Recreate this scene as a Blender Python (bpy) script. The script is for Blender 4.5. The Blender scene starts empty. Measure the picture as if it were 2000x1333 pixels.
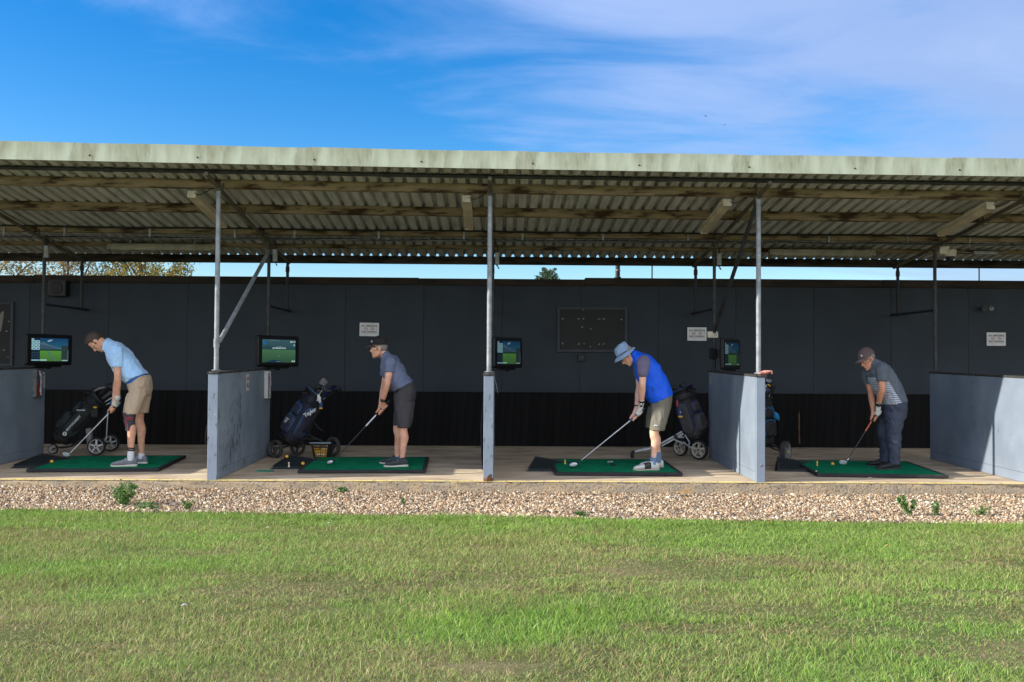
import bpy, bmesh, math, random
import numpy as np
from mathutils import Vector, Matrix, Quaternion, noise
PI = math.pi
random.seed(7)
SC = bpy.context.scene
COL = SC.collection

# ------------------------------------------------------------------ camera
cam_d = bpy.data.cameras.new('camera')
cam = bpy.data.objects.new('camera', cam_d); COL.objects.link(cam)
cam_d.sensor_width = 36.0
cam_d.lens = 33.84
cam_d.clip_end = 2000
_F = Vector((0.01383, 0.99964, 0.02287)); _R = Vector((0.99988, -0.01397, 0.0060)); _U = Vector((-0.00632, -0.02278, 0.99972))
cam.matrix_world = Matrix(((_R.x, _U.x, -_F.x, 0), (_R.y, _U.y, -_F.y, -11.0), (_R.z, _U.z, -_F.z, 1.35), (0, 0, 0, 1)))
SC.camera = cam

# ------------------------------------------------------------------ light
SUN_DIR = Vector((2.17, 0.45, -1.0)).normalized()      # direction the light travels
sun_d = bpy.data.lights.new('sun', 'SUN'); sun_d.energy = 4.3; sun_d.angle = math.radians(0.5); sun_d.color = (1.0, 0.93, 0.82)
sun = bpy.data.objects.new('sun', sun_d); COL.objects.link(sun)
sun.rotation_mode = 'QUATERNION'; sun.rotation_quaternion = SUN_DIR.to_track_quat('-Z', 'Y')
sun.location = (-20, -5, 12)
SUN_EL = math.asin(-SUN_DIR.z); SUN_AZ = math.atan2(-SUN_DIR.x, -SUN_DIR.y)

SC.view_settings.view_transform = 'Standard'
SC.view_settings.look = 'None'
SC.view_settings.exposure = 0.85
SC.view_settings.gamma = 1.0
SC.view_settings.use_curve_mapping = False

world = bpy.data.worlds.new('World'); SC.world = world; world.use_nodes = True
def build_world():
    nt = world.node_tree; N = nt.nodes; L = nt.links
    N.clear()
    out = N.new('ShaderNodeOutputWorld'); bg = N.new('ShaderNodeBackground'); bg.inputs['Strength'].default_value = 0.118
    sky = N.new('ShaderNodeTexSky'); sky.sky_type = 'NISHITA'; sky.sun_disc = False
    sky.sun_elevation = SUN_EL; sky.sun_rotation = SUN_AZ % (2*PI)
    sky.altitude = 50; sky.air_density = 1.0; sky.dust_density = 0.6; sky.ozone_density = 3.0
    hsv = N.new('ShaderNodeHueSaturation'); hsv.inputs['Saturation'].default_value = 1.47; hsv.inputs['Hue'].default_value = 0.507; hsv.inputs['Value'].default_value = 1.0
    L.new(sky.outputs[0], hsv.inputs['Color'])
    # thin veil of cirrus: noise over the direction, drawn out towards the horizon
    tc = N.new('ShaderNodeTexCoord'); sep = N.new('ShaderNodeSeparateXYZ'); L.new(tc.outputs['Generated'], sep.inputs[0])
    zc = N.new('ShaderNodeMath'); zc.operation = 'MAXIMUM'; zc.inputs[1].default_value = 0.03; L.new(sep.outputs['Z'], zc.inputs[0])
    zo = N.new('ShaderNodeMath'); zo.operation = 'ADD'; zo.inputs[1].default_value = 0.12; L.new(zc.outputs[0], zo.inputs[0])
    dx = N.new('ShaderNodeMath'); dx.operation = 'DIVIDE'; L.new(sep.outputs['X'], dx.inputs[0]); L.new(zo.outputs[0], dx.inputs[1])
    dy = N.new('ShaderNodeMath'); dy.operation = 'DIVIDE'; L.new(sep.outputs['Y'], dy.inputs[0]); L.new(zo.outputs[0], dy.inputs[1])
    cmb = N.new('ShaderNodeCombineXYZ'); L.new(dx.outputs[0], cmb.inputs[0]); L.new(dy.outputs[0], cmb.inputs[1])
    mp = N.new('ShaderNodeMapping'); mp.inputs['Scale'].default_value = (0.55, 1.0, 1.0); mp.inputs['Rotation'].default_value = (0, 0, math.radians(14)); L.new(cmb.outputs[0], mp.inputs[0])
    n1 = N.new('ShaderNodeTexNoise'); n1.inputs['Scale'].default_value = 2.1; n1.inputs['Detail'].default_value = 8; n1.inputs['Roughness'].default_value = 0.58; n1.inputs['Distortion'].default_value = 0.5
    L.new(mp.outputs[0], n1.inputs[0])
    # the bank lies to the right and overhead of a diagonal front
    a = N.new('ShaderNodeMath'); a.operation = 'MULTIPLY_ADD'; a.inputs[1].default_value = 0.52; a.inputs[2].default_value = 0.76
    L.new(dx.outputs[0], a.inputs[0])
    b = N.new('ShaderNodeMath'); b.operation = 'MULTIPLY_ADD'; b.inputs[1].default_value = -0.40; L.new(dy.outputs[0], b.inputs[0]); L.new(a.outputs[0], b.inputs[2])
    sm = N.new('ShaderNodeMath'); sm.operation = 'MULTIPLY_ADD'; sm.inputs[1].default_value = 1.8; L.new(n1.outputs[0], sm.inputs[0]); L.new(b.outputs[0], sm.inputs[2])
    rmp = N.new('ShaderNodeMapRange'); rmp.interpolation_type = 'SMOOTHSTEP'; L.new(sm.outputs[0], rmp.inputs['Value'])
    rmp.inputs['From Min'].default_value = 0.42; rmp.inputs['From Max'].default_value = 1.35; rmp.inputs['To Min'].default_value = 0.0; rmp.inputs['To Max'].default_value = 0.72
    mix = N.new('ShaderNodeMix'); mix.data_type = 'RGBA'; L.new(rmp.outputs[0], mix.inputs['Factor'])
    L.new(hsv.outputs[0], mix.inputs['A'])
    # added fill: out of view, overhead and behind, the cloud is whitened and brightened
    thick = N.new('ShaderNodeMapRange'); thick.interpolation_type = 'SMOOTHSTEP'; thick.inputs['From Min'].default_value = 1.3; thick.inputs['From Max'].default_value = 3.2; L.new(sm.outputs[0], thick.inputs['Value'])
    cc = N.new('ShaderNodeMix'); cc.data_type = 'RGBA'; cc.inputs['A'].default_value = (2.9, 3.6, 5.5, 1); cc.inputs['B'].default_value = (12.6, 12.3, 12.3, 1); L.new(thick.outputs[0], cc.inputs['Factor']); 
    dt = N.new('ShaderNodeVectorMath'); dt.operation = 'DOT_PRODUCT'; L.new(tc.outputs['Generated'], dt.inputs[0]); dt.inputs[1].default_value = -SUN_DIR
    ph = N.new('ShaderNodeMapRange'); ph.inputs['From Min'].default_value = -.8; ph.inputs['From Max'].default_value = 1.0; ph.inputs['To Min'].default_value = .55; ph.inputs['To Max'].default_value = 1.6; L.new(dt.outputs['Value'], ph.inputs['Value'])  # added cloud fill weighted to the sun side, dimmed opposite
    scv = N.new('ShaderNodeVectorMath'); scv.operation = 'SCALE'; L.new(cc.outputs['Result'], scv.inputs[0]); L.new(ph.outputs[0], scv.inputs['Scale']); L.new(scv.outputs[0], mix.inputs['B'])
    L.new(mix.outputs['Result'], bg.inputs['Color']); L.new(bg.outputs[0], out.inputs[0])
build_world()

# ------------------------------------------------------------------ materials
def lin(r, g, b):
    f = lambda c: (c/255/12.92 if c/255 <= .04045 else ((c/255+.055)/1.055)**2.4)
    return (f(r), f(g), f(b))
_mats = {}
def mat(name, c1, c2=None, scale=6.0, rough=.6, metal=0.0, bump=0.0, bscale=40.0, stretch=(1, 1, 1), spec=.4, detail=5, lo=.35, hi=.65, emit=None, emit_s=0.0, sss=0.0, sheen=0.0, coat=0.0, bdist=.01, c3=None, c3scale=20, c3lo=.6, c3hi=.68, rnd=0.0):
    if name in _mats: return _mats[name]
    m = bpy.data.materials.new(name); m.use_nodes = True
    nt = m.node_tree; N = nt.nodes; L = nt.links
    p = N['Principled BSDF']
    p.inputs['Roughness'].default_value = rough; p.inputs['Metallic'].default_value = metal
    p.inputs['Specular IOR Level'].default_value = spec
    p.inputs['Base Color'].default_value = (*c1, 1)
    tc = N.new('ShaderNodeTexCoord'); mp = N.new('ShaderNodeMapping'); mp.inputs['Scale'].default_value = stretch
    L.new(tc.outputs['Object'], mp.inputs[0])
    src = None
    if c2 is not None:
        n = N.new('ShaderNodeTexNoise'); n.inputs['Scale'].default_value = scale; n.inputs['Detail'].default_value = detail
        L.new(mp.outputs[0], n.inputs[0])
        r = N.new('ShaderNodeMapRange'); r.inputs['From Min'].default_value = lo; r.inputs['From Max'].default_value = hi; L.new(n.outputs[0], r.inputs['Value'])
        x = N.new('ShaderNodeMix'); x.data_type = 'RGBA'; x.inputs['A'].default_value = (*c1, 1); x.inputs['B'].default_value = (*c2, 1)
        L.new(r.outputs[0], x.inputs['Factor']); src = x.outputs['Result']
    if c3 is not None:
        n = N.new('ShaderNodeTexNoise'); n.inputs['Scale'].default_value = c3scale; n.inputs['Detail'].default_value = 6; n.inputs['Roughness'].default_value = .65
        L.new(mp.outputs[0], n.inputs[0])
        r = N.new('ShaderNodeMapRange'); r.inputs['From Min'].default_value = c3lo; r.inputs['From Max'].default_value = c3hi; L.new(n.outputs[0], r.inputs['Value'])
        x = N.new('ShaderNodeMix'); x.data_type = 'RGBA'; x.inputs['B'].default_value = (*c3, 1)
        if src is None: x.inputs['A'].default_value = (*c1, 1)
        else: L.new(src, x.inputs['A'])
        L.new(r.outputs[0], x.inputs['Factor']); src = x.outputs['Result']
    if rnd:
        oi = N.new('ShaderNodeObjectInfo'); r = N.new('ShaderNodeMapRange'); r.inputs['To Min'].default_value = 1-rnd; r.inputs['To Max'].default_value = 1+rnd; L.new(oi.outputs['Random'], r.inputs['Value'])
        h = N.new('ShaderNodeHueSaturation'); L.new(r.outputs[0], h.inputs['Value'])
        if src is None: h.inputs['Color'].default_value = (*c1, 1)
        else: L.new(src, h.inputs['Color'])
        src = h.outputs[0]
    if src is not None: L.new(src, p.inputs['Base Color'])
    if bump:
        n = N.new('ShaderNodeTexNoise'); n.inputs['Scale'].default_value = bscale; n.inputs['Detail'].default_value = 5
        L.new(mp.outputs[0], n.inputs[0]); bp = N.new('ShaderNodeBump'); bp.inputs['Strength'].default_value = bump; bp.inputs['Distance'].default_value = bdist
        L.new(n.outputs[0], bp.inputs['Height']); L.new(bp.outputs[0], p.inputs['Normal'])
    if emit is not None:
        p.inputs['Emission Color'].default_value = (*emit, 1); p.inputs['Emission Strength'].default_value = emit_s
    if sss: p.inputs['Subsurface Weight'].default_value = sss; p.inputs['Subsurface Radius'].default_value = (.01, .004, .002); p.inputs['Subsurface Scale'].default_value = 1.0
    if sheen: p.inputs['Sheen Weight'].default_value = sheen
    if coat: p.inputs['Coat Weight'].default_value = coat
    _mats[name] = m
    return m
def attr_mat(name, rough=.7, bump=0.0, transl=0.0, spec=.3):
    if name in _mats: return _mats[name]
    m = bpy.data.materials.new(name); m.use_nodes = True
    nt = m.node_tree; N = nt.nodes; L = nt.links; p = N['Principled BSDF']
    p.inputs['Roughness'].default_value = rough; p.inputs['Specular IOR Level'].default_value = spec
    a = N.new('ShaderNodeAttribute'); a.attribute_name = 'tint'
    L.new(a.outputs['Color'], p.inputs['Base Color'])
    if transl:
        t = N.new('ShaderNodeBsdfTranslucent'); L.new(a.outputs['Color'], t.inputs['Color'])
        mx = N.new('ShaderNodeMixShader'); mx.inputs[0].default_value = transl
        L.new(p.outputs[0], mx.inputs[1]); L.new(t.outputs[0], mx.inputs[2]); L.new(mx.outputs[0], N['Material Output'].inputs[0])
    _mats[name] = m
    return m

# ------------------------------------------------------------------ mesh helpers
class MB:
    def __init__(s): s.v = []; s.f = []; s.m = []; s.sm = []
    def add(s, vs, fs, mi=0, smooth=False):
        b = len(s.v); s.v.extend([tuple(v) for v in vs])
        for f in fs: s.f.append(tuple(b+i for i in f)); s.m.append(mi); s.sm.append(smooth)
    def box(s, x0, x1, y0, y1, z0, z1, mi=0, M=None):
        vs = [Vector(p) for p in ((x0,y0,z0),(x1,y0,z0),(x1,y1,z0),(x0,y1,z0),(x0,y0,z1),(x1,y0,z1),(x1,y1,z1),(x0,y1,z1))]
        if M: vs = [M @ v for v in vs]
        s.add(vs, [(0,3,2,1),(4,5,6,7),(0,1,5,4),(1,2,6,5),(2,3,7,6),(3,0,4,7)], mi)
    def quad(s, a, b, c, d, mi=0): s.add([a, b, c, d], [(0,1,2,3)], mi)
    def chain(s, pts, rad, seg=10, sub=3, mi=0, caps='round', squash=None):
        """tapered tube through pts; squash=(vector, factor) flattens it along a direction"""
        pts = [Vector(p) for p in pts]
        if not hasattr(rad, '__len__'): rad = [rad]*len(pts)
        P, Rr = [], []
        n = len(pts)
        for i in range(n-1):
            p0 = pts[i-1] if i else pts[i]*2-pts[i+1]; p3 = pts[i+2] if i+2 < n else pts[i+1]*2-pts[i]
            p1, p2 = pts[i], pts[i+1]
            for k in range(sub):
                t = k/sub
                P.append(.5*((2*p1)+(p2-p0)*t+(2*p0-5*p1+4*p2-p3)*t*t+(3*p1-p0-3*p2+p3)*t**3)); Rr.append(rad[i]+(rad[i+1]-rad[i])*(t*t*(3-2*t)))
        P.append(pts[-1]); Rr.append(rad[-1])
        T = [(P[min(i+1, len(P)-1)]-P[max(i-1, 0)]).normalized() for i in range(len(P))]
        if caps == 'round':
            r0, r1 = Rr[0], Rr[-1]
            pre = [(P[0]-T[0]*r0*.97, r0*.25), (P[0]-T[0]*r0*.71, r0*.71), (P[0]-T[0]*r0*.38, r0*.92)]
            post = [(P[-1]+T[-1]*r1*.38, r1*.92), (P[-1]+T[-1]*r1*.71, r1*.71), (P[-1]+T[-1]*r1*.97, r1*.25)]
            P = [a for a, _ in pre]+P+[a for a, _ in post]; Rr = [b for _, b in pre]+Rr+[b for _, b in post]
            T = [T[0]]*3+T+[T[-1]]*3
        up = Vector((0, 0, 1)) if abs(T[0].z) < .9 else Vector((1, 0, 0))
        u = (up-T[0]*up.dot(T[0])).normalized()
        vs, fs = [], []
        for i, (p, r, t) in enumerate(zip(P, Rr, T)):
            u = (u-t*u.dot(t)); u = u.normalized() if u.length > 1e-6 else t.orthogonal().normalized()
            w = t.cross(u)
            for k in range(seg):
                a = 2*PI*k/seg; d = (u*math.cos(a)+w*math.sin(a))*r
                if squash: d -= squash[0]*d.dot(squash[0])*(1-squash[1])
                vs.append(p+d)
        m = len(P)
        for i in range(m-1):
            for k in range(seg):
                k2 = (k+1) % seg
                fs.append((i*seg+k, i*seg+k2, (i+1)*seg+k2, (i+1)*seg+k))
        fs.append(tuple(range(seg-1, -1, -1))); fs.append(tuple((m-1)*seg+k for k in range(seg)))
        s.add(vs, fs, mi, True)
    def tube(s, a, b, r, seg=10, mi=0): s.chain([a, b], [r, r], seg, 1, mi, caps='flat')
    def loft(s, rings, seg=24, mi=0, ex=2.3):
        """rings: (centre, U, V); superellipse rings joined and capped"""
        vs, fs = [], []
        for c, U, V in rings:
            c, U, V = Vector(c), Vector(U), Vector(V)
            for k in range(seg):
                a = 2*PI*k/seg; ca, sa = math.cos(a), math.sin(a)
                vs.append(c+U*math.copysign(abs(ca)**(2/ex), ca)+V*math.copysign(abs(sa)**(2/ex), sa))
        m = len(rings)
        for i in range(m-1):
            for k in range(seg):
                k2 = (k+1) % seg
                fs.append((i*seg+k, i*seg+k2, (i+1)*seg+k2, (i+1)*seg+k))
        fs.append(tuple(range(seg-1, -1, -1))); fs.append(tuple((m-1)*seg+k for k in range(seg)))
        s.add(vs, fs, mi, True)
    def ell(s, c, A, B, Cc, seg=16, rings=10, mi=0, keep=None):
        c, A, B, Cc = Vector(c), Vector(A), Vector(B), Vector(Cc)
        vs, fs = [], []
        for i in range(rings+1):
            th = PI*i/rings
            for k in range(seg):
                ph = 2*PI*k/seg
                vs.append(c+A*math.sin(th)*math.cos(ph)+B*math.sin(th)*math.sin(ph)+Cc*math.cos(th))
        for i in range(rings):
            for k in range(seg):
                k2 = (k+1) % seg
                f = (i*seg+k, i*seg+k2, (i+1)*seg+k2, (i+1)*seg+k)
                if i == 0: f = (i*seg, (i+1)*seg+k2, (i+1)*seg+k)
                if i == rings-1: f = (i*seg+k, i*seg+k2, (i+1)*seg)
                if keep is None or all(keep(vs[q]) for q in f): fs.append(f)
        s.add(vs, fs, mi, True)
    def lathe(s, prof, M, seg=24, mi=0):
        """prof: (r, z) list turned about z, then M"""
        vs, fs = [], []
        for r, z in prof:
            for k in range(seg):
                a = 2*PI*k/seg; vs.append(M @ Vector((r*math.cos(a), r*math.sin(a), z)))
        for i in range(len(prof)-1):
            for k in range(seg):
                k2 = (k+1) % seg
                fs.append((i*seg+k, i*seg+k2, (i+1)*seg+k2, (i+1)*seg+k))
        s.add(vs, fs, mi, True)
    def prism(s, poly, M, h, mi=0):
        n = len(poly)
        vs = [M @ Vector((x, y, 0)) for x, y in poly]+[M @ Vector((x, y, h)) for x, y in poly]
        fs = [tuple(range(n-1, -1, -1)), tuple(range(n, 2*n))]+[(i, (i+1) % n, n+(i+1) % n, n+i) for i in range(n)]
        s.add(vs, fs, mi)
    def mesh(s, name, mats, sharp=35):
        me = bpy.data.meshes.new(name)
        me.from_pydata(s.v, [], s.f)
        if not isinstance(mats, (list, tuple)): mats = [mats]
        for m in mats: me.materials.append(m)
        me.polygons.foreach_set('material_index', s.m)
        me.polygons.foreach_set('use_smooth', s.sm)
        me.validate(); me.update()
        if any(s.sm): me.set_sharp_from_angle(angle=math.radians(sharp))
        return me
    def build(s, name, mats, parent=None, bevel=0.0, loc=None, sharp=35):
        me = s.mesh(name, mats, sharp)
        bm = bmesh.new(); bm.from_mesh(me); bmesh.ops.recalc_face_normals(bm, faces=bm.faces); bm.to_mesh(me); bm.free()
        return place(name, me, parent, loc, bevel)
def place(name, me, parent=None, loc=None, bevel=0.0):
    o = bpy.data.objects.new(name, me); COL.objects.link(o)
    if parent is not None: o.parent = parent
    if loc is not None: o.location = loc
    if bevel:
        b = o.modifiers.new('bevel', 'BEVEL'); b.width = bevel; b.segments = 2; b.limit_method = 'ANGLE'; b.angle_limit = math.radians(40); b.use_clamp_overlap = True
    return o
def tag(o, label=None, cat=None, group=None, kind=None):
    if label: o['label'] = label
    if cat: o['category'] = cat
    if group: o['group'] = group
    if kind: o['kind'] = kind
    return o
def thing(name, label, cat, loc=(0, 0, 0), group=None, rot=None, M=None):
    o = bpy.data.objects.new(name, None); COL.objects.link(o); o.empty_display_size = .1
    o.location = loc
    if rot is not None: o.rotation_euler = rot
    if M is not None: o.matrix_world = M
    return tag(o, label, cat, group)
def fuse(mb, voxel, it=2, fac=.5):
    """weld the overlapping closed shapes of mb into one continuous skin"""
    me = mb.mesh('tmp', [])
    o = bpy.data.objects.new('tmp', me); COL.objects.link(o)
    r = o.modifiers.new('r', 'REMESH'); r.mode = 'VOXEL'; r.voxel_size = voxel; r.use_smooth_shade = True
    if it:
        q = o.modifiers.new('s', 'SMOOTH'); q.iterations = it; q.factor = fac
    dg = bpy.context.evaluated_depsgraph_get()
    out = bpy.data.meshes.new_from_object(o.evaluated_get(dg), depsgraph=dg)
    bpy.data.objects.remove(o); bpy.data.meshes.remove(me)
    out.polygons.foreach_set('use_smooth', [True]*len(out.polygons))
    return out
def setmat(me, *ms):
    me.materials.clear()
    for m in ms: me.materials.append(m)
    return me
_txt = {}
def text_mesh(body, size, m, depth=.0006, spacing=1.0):
    key = (body, size, m.name, spacing)
    if key in _txt: return _txt[key]
    cu = bpy.data.curves.new('txt', 'FONT'); cu.body = body; cu.size = size; cu.extrude = depth; cu.align_x = 'CENTER'; cu.align_y = 'CENTER'; cu.space_character = spacing
    cu.resolution_u = 3; cu.offset = size*.028
    o = bpy.data.objects.new('txt', cu); COL.objects.link(o)
    dg = bpy.context.evaluated_depsgraph_get()
    me = bpy.data.meshes.new_from_object(o.evaluated_get(dg), depsgraph=dg)
    bpy.data.objects.remove(o); bpy.data.curves.remove(cu)
    setmat(me, m); _txt[key] = me
    return me
FRONT = Matrix(((1, 0, 0, 0), (0, 0, -1, 0), (0, 1, 0, 0), (0, 0, 0, 1)))   # local xy plane stood up, facing -Y
def text(body, size, m, parent, M, name='lettering', spacing=1.0):
    o = place(name, text_mesh(body, size, m, spacing=spacing), parent); o.matrix_local = M
    return o
def vnoise(x, y, seed=0):
    """smooth value noise on numpy arrays, 0..1"""
    xi = np.floor(x).astype(np.int64); yi = np.floor(y).astype(np.int64); fx = x-xi; fy = y-yi
    fx = fx*fx*(3-2*fx); fy = fy*fy*(3-2*fy)
    def h(a, b):
        n = (a*374761393+b*668265263+seed*974634777) & 0xffffffff
        n = ((n ^ (n >> 13))*1274126177) & 0xffffffff
        return ((n ^ (n >> 16)) & 0xffff)/65535.0
    return (h(xi, yi)*(1-fx)+h(xi+1, yi)*fx)*(1-fy)+(h(xi, yi+1)*(1-fx)+h(xi+1, yi+1)*fx)*fy
def fbm(x, y, seed=0, o=4):
    s = 0; a = .5; t = 0
    for i in range(o): s = s+a*vnoise(x*2**i, y*2**i, seed+i*17); t += a; a *= .5
    return s/t
def np_mesh(name, V, F, tint, m):
    me = bpy.data.meshes.new(name); nv, nf, k = len(V), len(F), F.shape[1]
    me.vertices.add(nv); me.vertices.foreach_set('co', V.astype(np.float32).ravel())
    me.loops.add(nf*k); me.loops.foreach_set('vertex_index', F.astype(np.int32).ravel())
    me.polygons.add(nf); me.polygons.foreach_set('loop_start', np.arange(0, nf*k, k, dtype=np.int32))
    try: me.polygons.foreach_set('loop_total', np.full(nf, k, dtype=np.int32))
    except Exception: pass
    me.update(calc_edges=True)
    a = me.attributes.new('tint', 'FLOAT_COLOR', 'POINT')
    a.data.foreach_set('color', np.concatenate([tint, np.ones((nv, 1))], 1).astype(np.float32).ravel())
    me.materials.append(m); return me

# ================================================================== ground
XL, XR = -18.3, 9.6          # extent of the shelter
FS = .014                    # the bay floor rises towards the back
def floor_z(y): return FS*y
def edge_y(x): return -1.5-.067*x
GZ = -.17
def ground_mat():
    m = bpy.data.materials.new('turf soil'); m.use_nodes = True
    nt = m.node_tree; N = nt.nodes; L = nt.links; p = N['Principled BSDF']; p.inputs['Roughness'].default_value = .95; p.inputs['Specular IOR Level'].default_value = .1
    tc = N.new('ShaderNodeTexCoord')
    n1 = N.new('ShaderNodeTexNoise'); n1.inputs['Scale'].default_value = 1.1; n1.inputs['Detail'].default_value = 6; L.new(tc.outputs['Object'], n1.inputs[0])
    n2 = N.new('ShaderNodeTexNoise'); n2.inputs['Scale'].default_value = 45; n2.inputs['Detail'].default_value = 5; L.new(tc.outputs['Object'], n2.inputs[0])
    x = N.new('ShaderNodeMix'); x.data_type = 'RGBA'; x.inputs['A'].default_value = (.085, .12, .035, 1); x.inputs['B'].default_value = (.18, .16, .08, 1)
    r = N.new('ShaderNodeMapRange'); r.inputs['From Min'].default_value = .46; r.inputs['From Max'].default_value = .68; L.new(n1.outputs[0], r.inputs['Value']); L.new(r.outputs[0], x.inputs['Factor'])
    y = N.new('ShaderNodeMix'); y.data_type = 'RGBA'; y.inputs['B'].default_value = (.11, .08, .045, 1); L.new(x.outputs['Result'], y.inputs['A'])
    r2 = N.new('ShaderNodeMapRange'); r2.inputs['From Min'].default_value = .5; r2.inputs['From Max'].default_value = .7; r2.inputs['To Max'].default_value = .5; L.new(n2.outputs[0], r2.inputs['Value']); L.new(r2.outputs[0], y.inputs['Factor'])
    L.new(y.outputs['Result'], p.inputs['Base Color'])
    b = N.new('ShaderNodeBump'); b.inputs['Strength'].default_value = .6; b.inputs['Distance'].default_value = .02; L.new(n2.outputs[0], b.inputs['Height']); L.new(b.outputs[0], p.inputs['Normal'])
    return m
g = MB(); g.quad((-600, -400, GZ-.012), (600, -400, GZ-.012), (600, 900, GZ-.012), (-600, 900, GZ-.012))
tag(g.build('ground', ground_mat()), kind='structure')

def gravel_z(x, y):
    """banked up against the slab, falling to the turf"""
    top = np.interp(x, [-8, -5, 0, 4, 9], [-.075, -.085, -.125, -.135, -.13])
    t = np.clip(y/np.minimum(edge_y(x), -.5), 0, 1)
    return top+(GZ+.004-top)*t**.8+.012*(fbm(x*2.2, y*2.2, 5)-.5)
M_GBED = mat('gravel bed', lin(150, 125, 98), lin(88, 70, 52), 60, .95, bump=1, bscale=55, c3=lin(205, 190, 168), c3scale=70)
xs = np.linspace(-14, 10.5, 120); vs, fs = [], []
for i, x in enumerate(xs):
    for j in range(14):
        y = .02+(edge_y(x)-.06)*j/13
        vs.append((x, y, float(gravel_z(np.array([x]), np.array([y]))[0])-.004))
for i in range(len(xs)-1):
    for j in range(13): fs.append((i*14+j, i*14+j+1, (i+1)*14+j+1, (i+1)*14+j))
g = MB(); g.add(vs, fs, 0, True); tag(g.build('gravel_bed', M_GBED), kind='structure')

def make_gravel():
    rng = np.random.default_rng(11)
    n = 104000
    x = rng.uniform(-7.9, 8.6, n); e = edge_y(x)
    y = e*rng.uniform(0, 1, n)**.95-.012+rng.normal(0, .02, n)*(rng.random(n) < .3); y = np.minimum(y, -.012)
    keep = rng.random(n) < np.where(np.abs(x) > 6.6, .6, 1); x, y = x[keep], y[keep]; n = len(x)
    sz = np.exp(rng.normal(math.log(.0080), .36, n)).clip(.0045, .032)
    bm = bmesh.new(); bmesh.ops.create_icosphere(bm, subdivisions=1, radius=1); bm.verts.ensure_lookup_table()
    ICO = (np.array([v.co[:] for v in bm.verts]), np.array([[v.index for v in f.verts] for f in bm.faces])); bm.free()
    OCT = (np.array([[1, 0, 0], [-1, 0, 0], [0, 1, 0], [0, -1, 0], [0, 0, 1], [0, 0, -1.]])*1.12, np.array([[0, 2, 4], [2, 1, 4], [1, 3, 4], [3, 0, 4], [2, 0, 5], [1, 2, 5], [3, 1, 5], [0, 3, 5]]))
    pal = np.array([lin(*c) for c in ((214, 196, 168), (190, 164, 132), (232, 222, 205), (166, 138, 108), (136, 120, 104), (190, 158, 124), (120, 104, 90), (205, 186, 160), (174, 138, 104), (92, 84, 78))])
    wts = np.array([.17, .17, .09, .13, .12, .07, .09, .08, .04, .06])
    VV, FF, TT, off = [], [], [], 0
    for (T, FT), sel in ((ICO, sz >= .0115), (OCT, sz < .0115)):
        xx, yy, ss = x[sel], y[sel], sz[sel]; m = len(xx); nv = len(T)
        P = T[None]*rng.uniform(.7, 1.2, (m, nv, 1))*np.stack([ss*rng.uniform(.8, 1.45, m), ss*rng.uniform(.75, 1.2, m), ss*rng.uniform(.5, .85, m)], 1)[:, None]
        q = rng.normal(size=(m, 4)); q[:, 1:3] *= .5; q /= np.linalg.norm(q, axis=1, keepdims=True); w, a, b, c = q.T
        R = np.stack([1-2*(b*b+c*c), 2*(a*b-c*w), 2*(a*c+b*w), 2*(a*b+c*w), 1-2*(a*a+c*c), 2*(b*c-a*w), 2*(a*c-b*w), 2*(b*c+a*w), 1-2*(a*a+b*b)], 1).reshape(m, 3, 3)
        P = np.einsum('nij,nkj->nki', R, P)+np.stack([xx, yy, gravel_z(xx, yy)+ss*.28+rng.uniform(-.002, .010, m)], 1)[:, None]
        ci = rng.choice(len(pal), m, p=wts/wts.sum()); tint = pal[ci]*rng.uniform(.66, .98, (m, 1))*np.array([1.0, .985, .95])*(.80+.36*fbm(xx*1.1, yy*2.2, 31))[:, None]
        VV.append(P.reshape(-1, 3)); FF.append((FT[None]+(np.arange(m)*nv)[:, None, None]).reshape(-1, 3)+off); TT.append(np.repeat(tint, nv, 0)); off += m*nv
    P, F, T = np.concatenate(VV), np.concatenate(FF), np.concatenate(TT)
    me = np_mesh('gravel', P, F, T, attr_mat('pebbles', .75))
    tag(place('gravel', me), kind='stuff')
make_gravel()

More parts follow.
